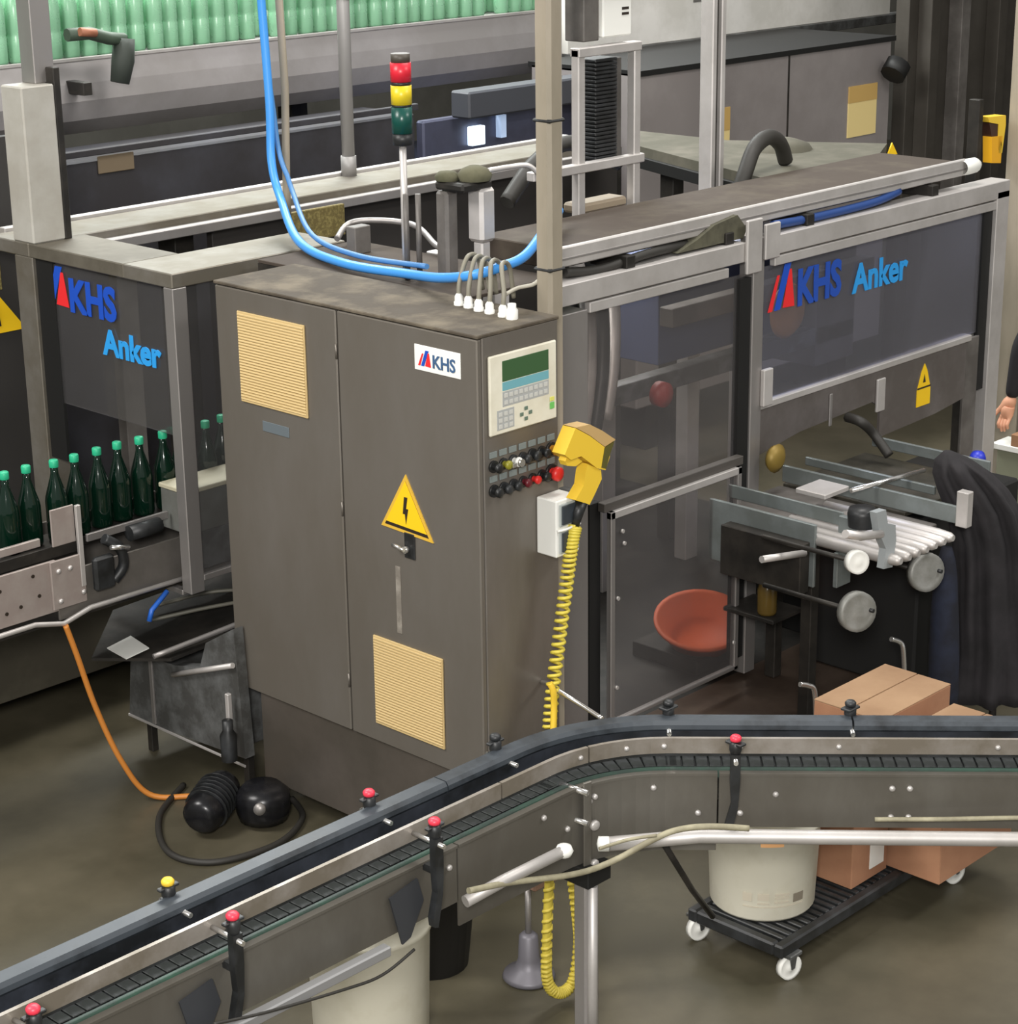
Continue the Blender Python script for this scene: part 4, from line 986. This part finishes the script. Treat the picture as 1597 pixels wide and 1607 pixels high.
for row in range(4):
    for k in range(58):
        x = .9 + k * .098 + (row % 2) * .045 + random.uniform(-.005, .005); y = 4.06 + row * .115 + random.uniform(-.012, .012)
        if random.random() < .06: continue
        if pb0 is None:
            pb0 = put('pale_bottle', MB().lathe([(0, 0), (.038, 0), (.043, .01), (.043, .12), (.040, .13), (.043, .14), (.043, .24), (.03, .30), (.014, .33), (.014, .36), (0, .36)], (0, 0, 0), 12), pgreen, label='pale green empty bottle in the crowd on the background conveyor', cat='bottle', group='pale green bottles on the background conveyor')
            o = pb0
        else:
            o = pb0.copy(); COL.objects.link(o)
        o.location = (x, y, 2.452); n_pb += 1
# red hand lever and dark boot in the background
hv = thing('dark_lever', 'dark blurred clamp with a hanging grey boot in front of the pale bottles', 'clamp', (1.25, 3.8, 2.3))
put('boot', MB().tube([P(195, 60, 1, 3.8), P(193, 95, 1, 3.8), P(188, 130, 1, 3.8)], .05, 10, rs=[.05, .055, .045]), M('dark_boot', (50, 56, 50), .7), hv)
put('clamp_body', MB().tube([P(105, 55, 1, 3.8), P(140, 52, 1, 3.8), P(170, 60, 1, 3.8), P(195, 62, 1, 3.8)], .03, 8), M('greenish_dark', (62, 76, 62), .6), hv)
put('orange_part', MB().cyl(P(125, 50, 1, 3.76), P(150, 52, 1, 3.76), .02, 8), M('rusty_orange', (150, 96, 70), .6), hv)
B('clamp_arm', (1.28, 3.82, 2.30), (1.33, 3.96, 2.36), darkst, hv)
lft = B('low_ledge', (-.35, 3.1, 2.40), (.30, 3.4, 2.47), darkst, label='short dark ledge behind the pale column', cat='ledge')
for k in range(4):
    o = pb0.copy(); COL.objects.link(o); o.location = (-.27 + k * .13, 3.22, 2.47); o.scale = (1.2, 1.2, 1.1)
    o['label'] = 'pale green bottle standing on the short dark ledge behind the column'; o['group'] = 'pale green bottles on the short ledge'
B('ledge_post', (.0, 3.2, 0), (.08, 3.3, 2.40), darkst, lft)

# machine body behind the far rail
bb2 = thing('rear_machine', 'dark blue-grey machine housing behind the far frame rail', 'machine', (2, 3.5, 0))
B('housing', (-.2, 3.5, .3), (3.1, 3.9, 2.06), M('dark_bluegrey_housing', (78, 78, 84), .4, .3, (62, 60, 62), .5, 2), bb2, .01)
B('housing_lip', (-.2, 3.47, 2.08), (3.1, 3.5, 2.11), M('dark_bluegrey_housing', (1,1,1)), bb2)
B('tan_plate', (1.10, 3.49, 1.99), (1.30, 3.5, 2.07), M('tan_plate_metal', (112, 98, 78), .6), bb2)
B('blue_floor_panel', (3.1, 3.5, 1.5), (4.28, 4.5, 1.72), M('bluish_sheet', (98, 108, 140), .3, .5), bb2, .01)  # bluish colour of this and the next panel paints in reflected sheen
B('blue_front_panel', (3.1, 3.44, 1.3), (4.3, 3.5, 2.02), M('bluish_front', (96, 102, 128), .35, .4, (80, 82, 100), .5, 2), bb2, .01)
B('slanted_arm', (3.3, 3.30, 2.02), (4.28, 3.44, 2.16), M('dim_arm', (64, 66, 72), .5), bb2, .01)
B('small_white_lamp', (3.42, 3.40, 1.86), (3.52, 3.44, 1.96), M('lit_window', (220, 240, 255), .5, emit=1.2), bb2, .004, label='bright daylight opening')  # bright white gap put in as a glowing block
B('slim_bright_bar', (3.64, 3.40, 1.88), (3.68, 3.44, 2.0), M('dim_lit', (170, 190, 220), .5, emit=.4), bb2, 0)  # narrow bar, its brightness put in as glow

# pale cabinet with yellow sheets, right background
pc = thing('rear_cabinet', 'long pale grey cabinet with two yellow paper sheets in the background', 'cabinet', (5.5, 3.3, 0))
B('cabinet_body', (4.3, 3.0, .3), (6.72, 3.8, 2.19), M('pale_grey_cabinet', (150, 144, 142), .5, .2, (136, 130, 128), .5, 2), pc, .01)
for x in (4.85, 5.65): B('panel_seam', (x, 2.995, .35), (x + .012, 3.0, 2.17), darkst, pc, 0)
B('dark_lid', (4.3, 2.99, 2.17), (6.75, 3.82, 2.2), blk_m, pc, 0); B('cabinet_foot', (4.5, 3.1, 0), (4.7, 3.7, .3), darkst, pc); B('cabinet_foot', (6.3, 3.1, 0), (6.5, 3.7, .3), darkst, pc)  # blackish slab paints the shadow gap above the cabinet
ysheet = M('yellow_paper', (226, 204, 140), .8); ysheet2 = M('ochre_paper', (192, 158, 92), .8)
s1 = B('paper_sheet', (6.27, 2.994, 1.62), (6.57, 3.0, 1.83), ysheet, pc, 0, label='pale yellow paper sheet'); B('paper_top', (6.27, 2.992, 1.83), (6.57, 2.999, 1.93), ysheet2, s1, 0)
s2 = B('paper_sheet', (4.93, 2.994, 1.70), (5.10, 3.0, 1.80), ysheet, pc, 0, label='pale yellow paper sheet'); B('paper_top', (4.93, 2.992, 1.80), (5.10, 2.999, 1.93), ysheet2, s2, 0)
rb = thing('rear_gantry', 'tall dark steel gantry columns behind the right end of the machine', 'gantry', (7.3, 3, 0))
dg_ = M('dim_gantry_steel', (78, 74, 68), .5, .3, (64, 60, 54), .5, 2)
B('gantry_wall', (6.9, 3.0, 0), (10.5, 3.1, 3.6), dg_, rb)
for x in (7.0, 7.35, 7.8, 8.2): B('gantry_column', (x, 2.9, 0), (x + .10, 3.0, 3.6), midst if x in (7.35, 8.2) else dg_, rb)
put('dark_valve', MB().cyl(P(1410, 100, 1, 2.9), P(1400, 118, 1, 2.9), .08, 10), blk_m, rb)

# rear part of the machine: sloping dark duct and arch behind the dusty tray
du = thing('rear_duct', 'dark greenish duct with an arched hose behind the dusty roof tray', 'duct', (3.2, 1.5, 1.8))
gdm = M('greenish_dust', (96, 92, 80), .8, 0, (78, 76, 64), .5, 4)
put('duct_body', MB().prism([(2.64, .90, 2.0), (3.50, .90, 2.0), (3.80, 1.06, 2.0), (3.42, 1.70, 2.0), (3.40, 2.24, 2.0), (3.02, 1.92, 2.0)], (0, 0, .045)), gdm, du)
put('duct_edge', MB().prism([(2.61, .90, 1.95), (2.66, .90, 1.95), (3.05, 1.90, 1.95), (3.0, 1.94, 1.95)], (0, 0, .05)), blk_m, du)
B('duct_side', (2.99, 1.11, 1.65), (3.19, 1.45, 1.95), midst, du)
put('arched_hose', MB().tube(bez([P(1158, 305, 1, .95), P(1170, 268, 1, .95), P(1184, 232, 1, .97), P(1206, 215, 1, 1.0), P(1224, 226, 1, 1.02), P(1232, 252, 1, 1.04)], 6), .034, 10), dk_c, du)
put('duct_lump', MB().lathe([(.16, 0), (.14, .03), (.08, .05), (0, .055)], (3.35, 1.35, 2.04), 14), gdm, du)
B('duct_leg', (3.08, 1.75, .121), (3.16, 1.83, 2.0), darkst, du)
put('small_sign', MB().prism([P(1393, 243, 1, 1.03), P(1408, 242, 1, 1.03), P(1400, 224, 1, 1.03)], (0, .006, 0)), yel_s, du, label='small yellow triangle')

# yellow scanner at the far right end
s3 = thing('hand_scanner', 'small yellow and black hand scanner hanging near the top right end of the machine', 'scanner', P(1568, 250, 1, .9))
yy = .9
put('head', MB().prism([P(u, v, 1, yy) for u, v in ((1550, 184), (1578, 181), (1578, 196), (1572, 240), (1566, 240), (1567, 195), (1552, 192))], (0, .06, 0)), yel, s3)
put('grip', MB().prism([P(u, v, 1, yy) for u, v in ((1556, 215), (1573, 213), (1570, 256), (1556, 256))], (0, .05, 0)), M('orange_yellow', (228, 168, 30), .5), s3)
put('inner_body', MB().prism([P(u, v, 1, yy + .005) for u, v in ((1552, 193), (1567, 195), (1567, 216), (1556, 216))], (0, .05, 0)), M('dark_brown_plastic', (60, 36, 28), .5), s3)
B('holder_post', (4.36, .92, 0), (4.40, .98, 2.2), darkst, s3)
B('side_mast', (4.6, .75, 0), (4.75, .9, 3.4), beige, label='beige mast at the far right end of the machine', cat='pole')

# ================================================================== WORKER and table, mostly outside the frame
def skin(name, pts, edges, radii, m, par, lv=2):
    me = bpy.data.meshes.new(name); me.from_pydata([Vector(p) - ORG[par.name] for p in pts], edges, [])
    o = bpy.data.objects.new(name, me); COL.objects.link(o); o.parent = par; ORG[o.name] = ORG[par.name]
    mo = o.modifiers.new('skin', 'SKIN'); o.modifiers.new('sub', 'SUBSURF').levels = lv
    o.modifiers['sub'].render_levels = lv
    for v, r in zip(me.skin_vertices[0].data, radii): v.radius = (r, r)
    me.skin_vertices[0].data[0].use_root = True
    me.materials.append(m)
    for p in me.polygons: p.use_smooth = True
    mo.use_smooth_shade = True
    return o
hand = P(1577, 655, 0, 4.3); bx_, by_ = 4.55, .34
wk = thing('person', 'worker in a black long-sleeved top reaching past the end of the machine', 'person', (bx_, by_, 0))
blkc = M('black_sleeve_cloth', (30, 27, 30), .85)
skn = M('skin', (206, 150, 120), .6)
body = [(bx_, by_, .92), (bx_, by_, 1.15), (bx_, by_, 1.36), (bx_ - .02, by_, 1.45),
        (bx_ - .13, by_ + .10, 1.35), (4.34, .60, 1.06), (hand.x + .03, hand.y - .01, hand.z + .09),
        (bx_ + .14, by_ - .12, 1.38), (bx_ + .16, by_ - .16, 1.10), (bx_ + .05, by_ - .05, .90)]
skin('black_top', body, [(0, 1), (1, 2), (2, 3), (2, 4), (4, 5), (5, 6), (2, 7), (7, 8), (8, 9)], [.15, .15, .15, .07, .07, .052, .036, .07, .05, .036], blkc, wk)
skin('trousers', [(bx_, by_, .92), (bx_ + .08, by_ - .08, .82), (bx_ + .08, by_ - .08, .48), (bx_ + .08, by_ - .08, .09), (bx_ - .08, by_ + .08, .82), (bx_ - .08, by_ + .08, .48), (bx_ - .08, by_ + .08, .09)], [(0, 1), (1, 2), (2, 3), (0, 4), (4, 5), (5, 6)], [.15, .1, .075, .06, .1, .075, .06], M('dark_trousers', (34, 34, 42), .85), wk)
for sx_ in (1, -1):
    put('shoe', MB().box((bx_ + .08 * sx_ - .12, by_ - .08 * sx_ - .05, 0), (bx_ + .08 * sx_ + .06, by_ - .08 * sx_ + .05, .08), .03), blk, wk)
put('head', MB().lathe([(0, -.12), (.035, -.115), (.055, -.09), (.075, -.04), (.08, .02), (.074, .07), (.05, .11), (0, .125)], (bx_ - .04, by_ + .02, 1.62), 20), skn, wk)
put('hair', MB().lathe([(.083, .02), (.084, .05), (.078, .09), (.052, .125), (0, .138)], (bx_ - .025, by_ + .02, 1.62), 20), M('dark_hair', (40, 30, 24), .8), wk)
put('neck', MB().cyl((bx_ - .02, by_, 1.43), (bx_ - .03, by_ + .01, 1.54), .05, 12), skn, wk)
put('nose', MB().lathe([(.016, 0), (.01, .03), (0, .04)], (bx_ - .113, by_ + .02, 1.60), 8), skn, wk)
hp = [hand + Vector((.035, -.015, .11)), hand + Vector((.02, -.01, .07)), hand + Vector((.01, -.005, .03))]
pts = list(hp); ed = [(0, 1), (1, 2)]; rad = [.028, .03, .034]
for k in range(4):
    o_ = Vector((-.012 + .0 * k, .024 - k * .016, 0)); n0 = len(pts)
    ln = (.8, 1.0, .95, .75)[k]
    pts += [hand + o_ + Vector((.01, 0, -.005)), hand + o_ + Vector((-.01, 0, -.04 * ln)), hand + o_ + Vector((0, 0, -.072 * ln))]
    ed += [(2, n0), (n0, n0 + 1), (n0 + 1, n0 + 2)]; rad += [.010, .0095, .008]
n0 = len(pts); pts += [hand + Vector((.0, .04, .03)), hand + Vector((-.02, .055, .0))]; ed += [(1, n0), (n0, n0 + 1)]; rad += [.012, .009]
skin('hand', pts, ed, rad, skn, wk, 2)
tz = P(1575, 690, 0, 4.3).z
wt = thing('side_table', 'narrow table edge with a pale green crate at the far right border of the view', 'table', (4.3, .1, 0))
B('table_top', (4.22, -.5, tz - .03), (4.37, .66, tz), white, wt); B('table_leg', (4.3, .5, 0), (4.35, .55, tz - .03), darkst, wt); B('table_leg', (4.3, -.4, 0), (4.35, -.35, tz - .03), darkst, wt)
B('table_front', (4.24, -.4, tz - .38), (4.26, .64, tz - .03), M('pale_olive_panel', (128, 130, 110), .6), wt)
cr = B('green_crate', (4.30, .36, tz), (4.365, .56, tz + .05), M('pale_green_crate', (176, 206, 158), .6), label='pale green crate on the table edge by the worker', cat='crate')
B('tan_carton', (4.225, .36, tz), (4.295, .56, tz + .06), card, label='small tan carton beside the pale green crate', cat='cardboard box')
B('brown_carton', (3.95, -.15, 0), (4.2, .25, .42), M('red_brown_card', (140, 98, 74), .8), label='red-brown cardboard box on the floor under the side table', cat='cardboard box')
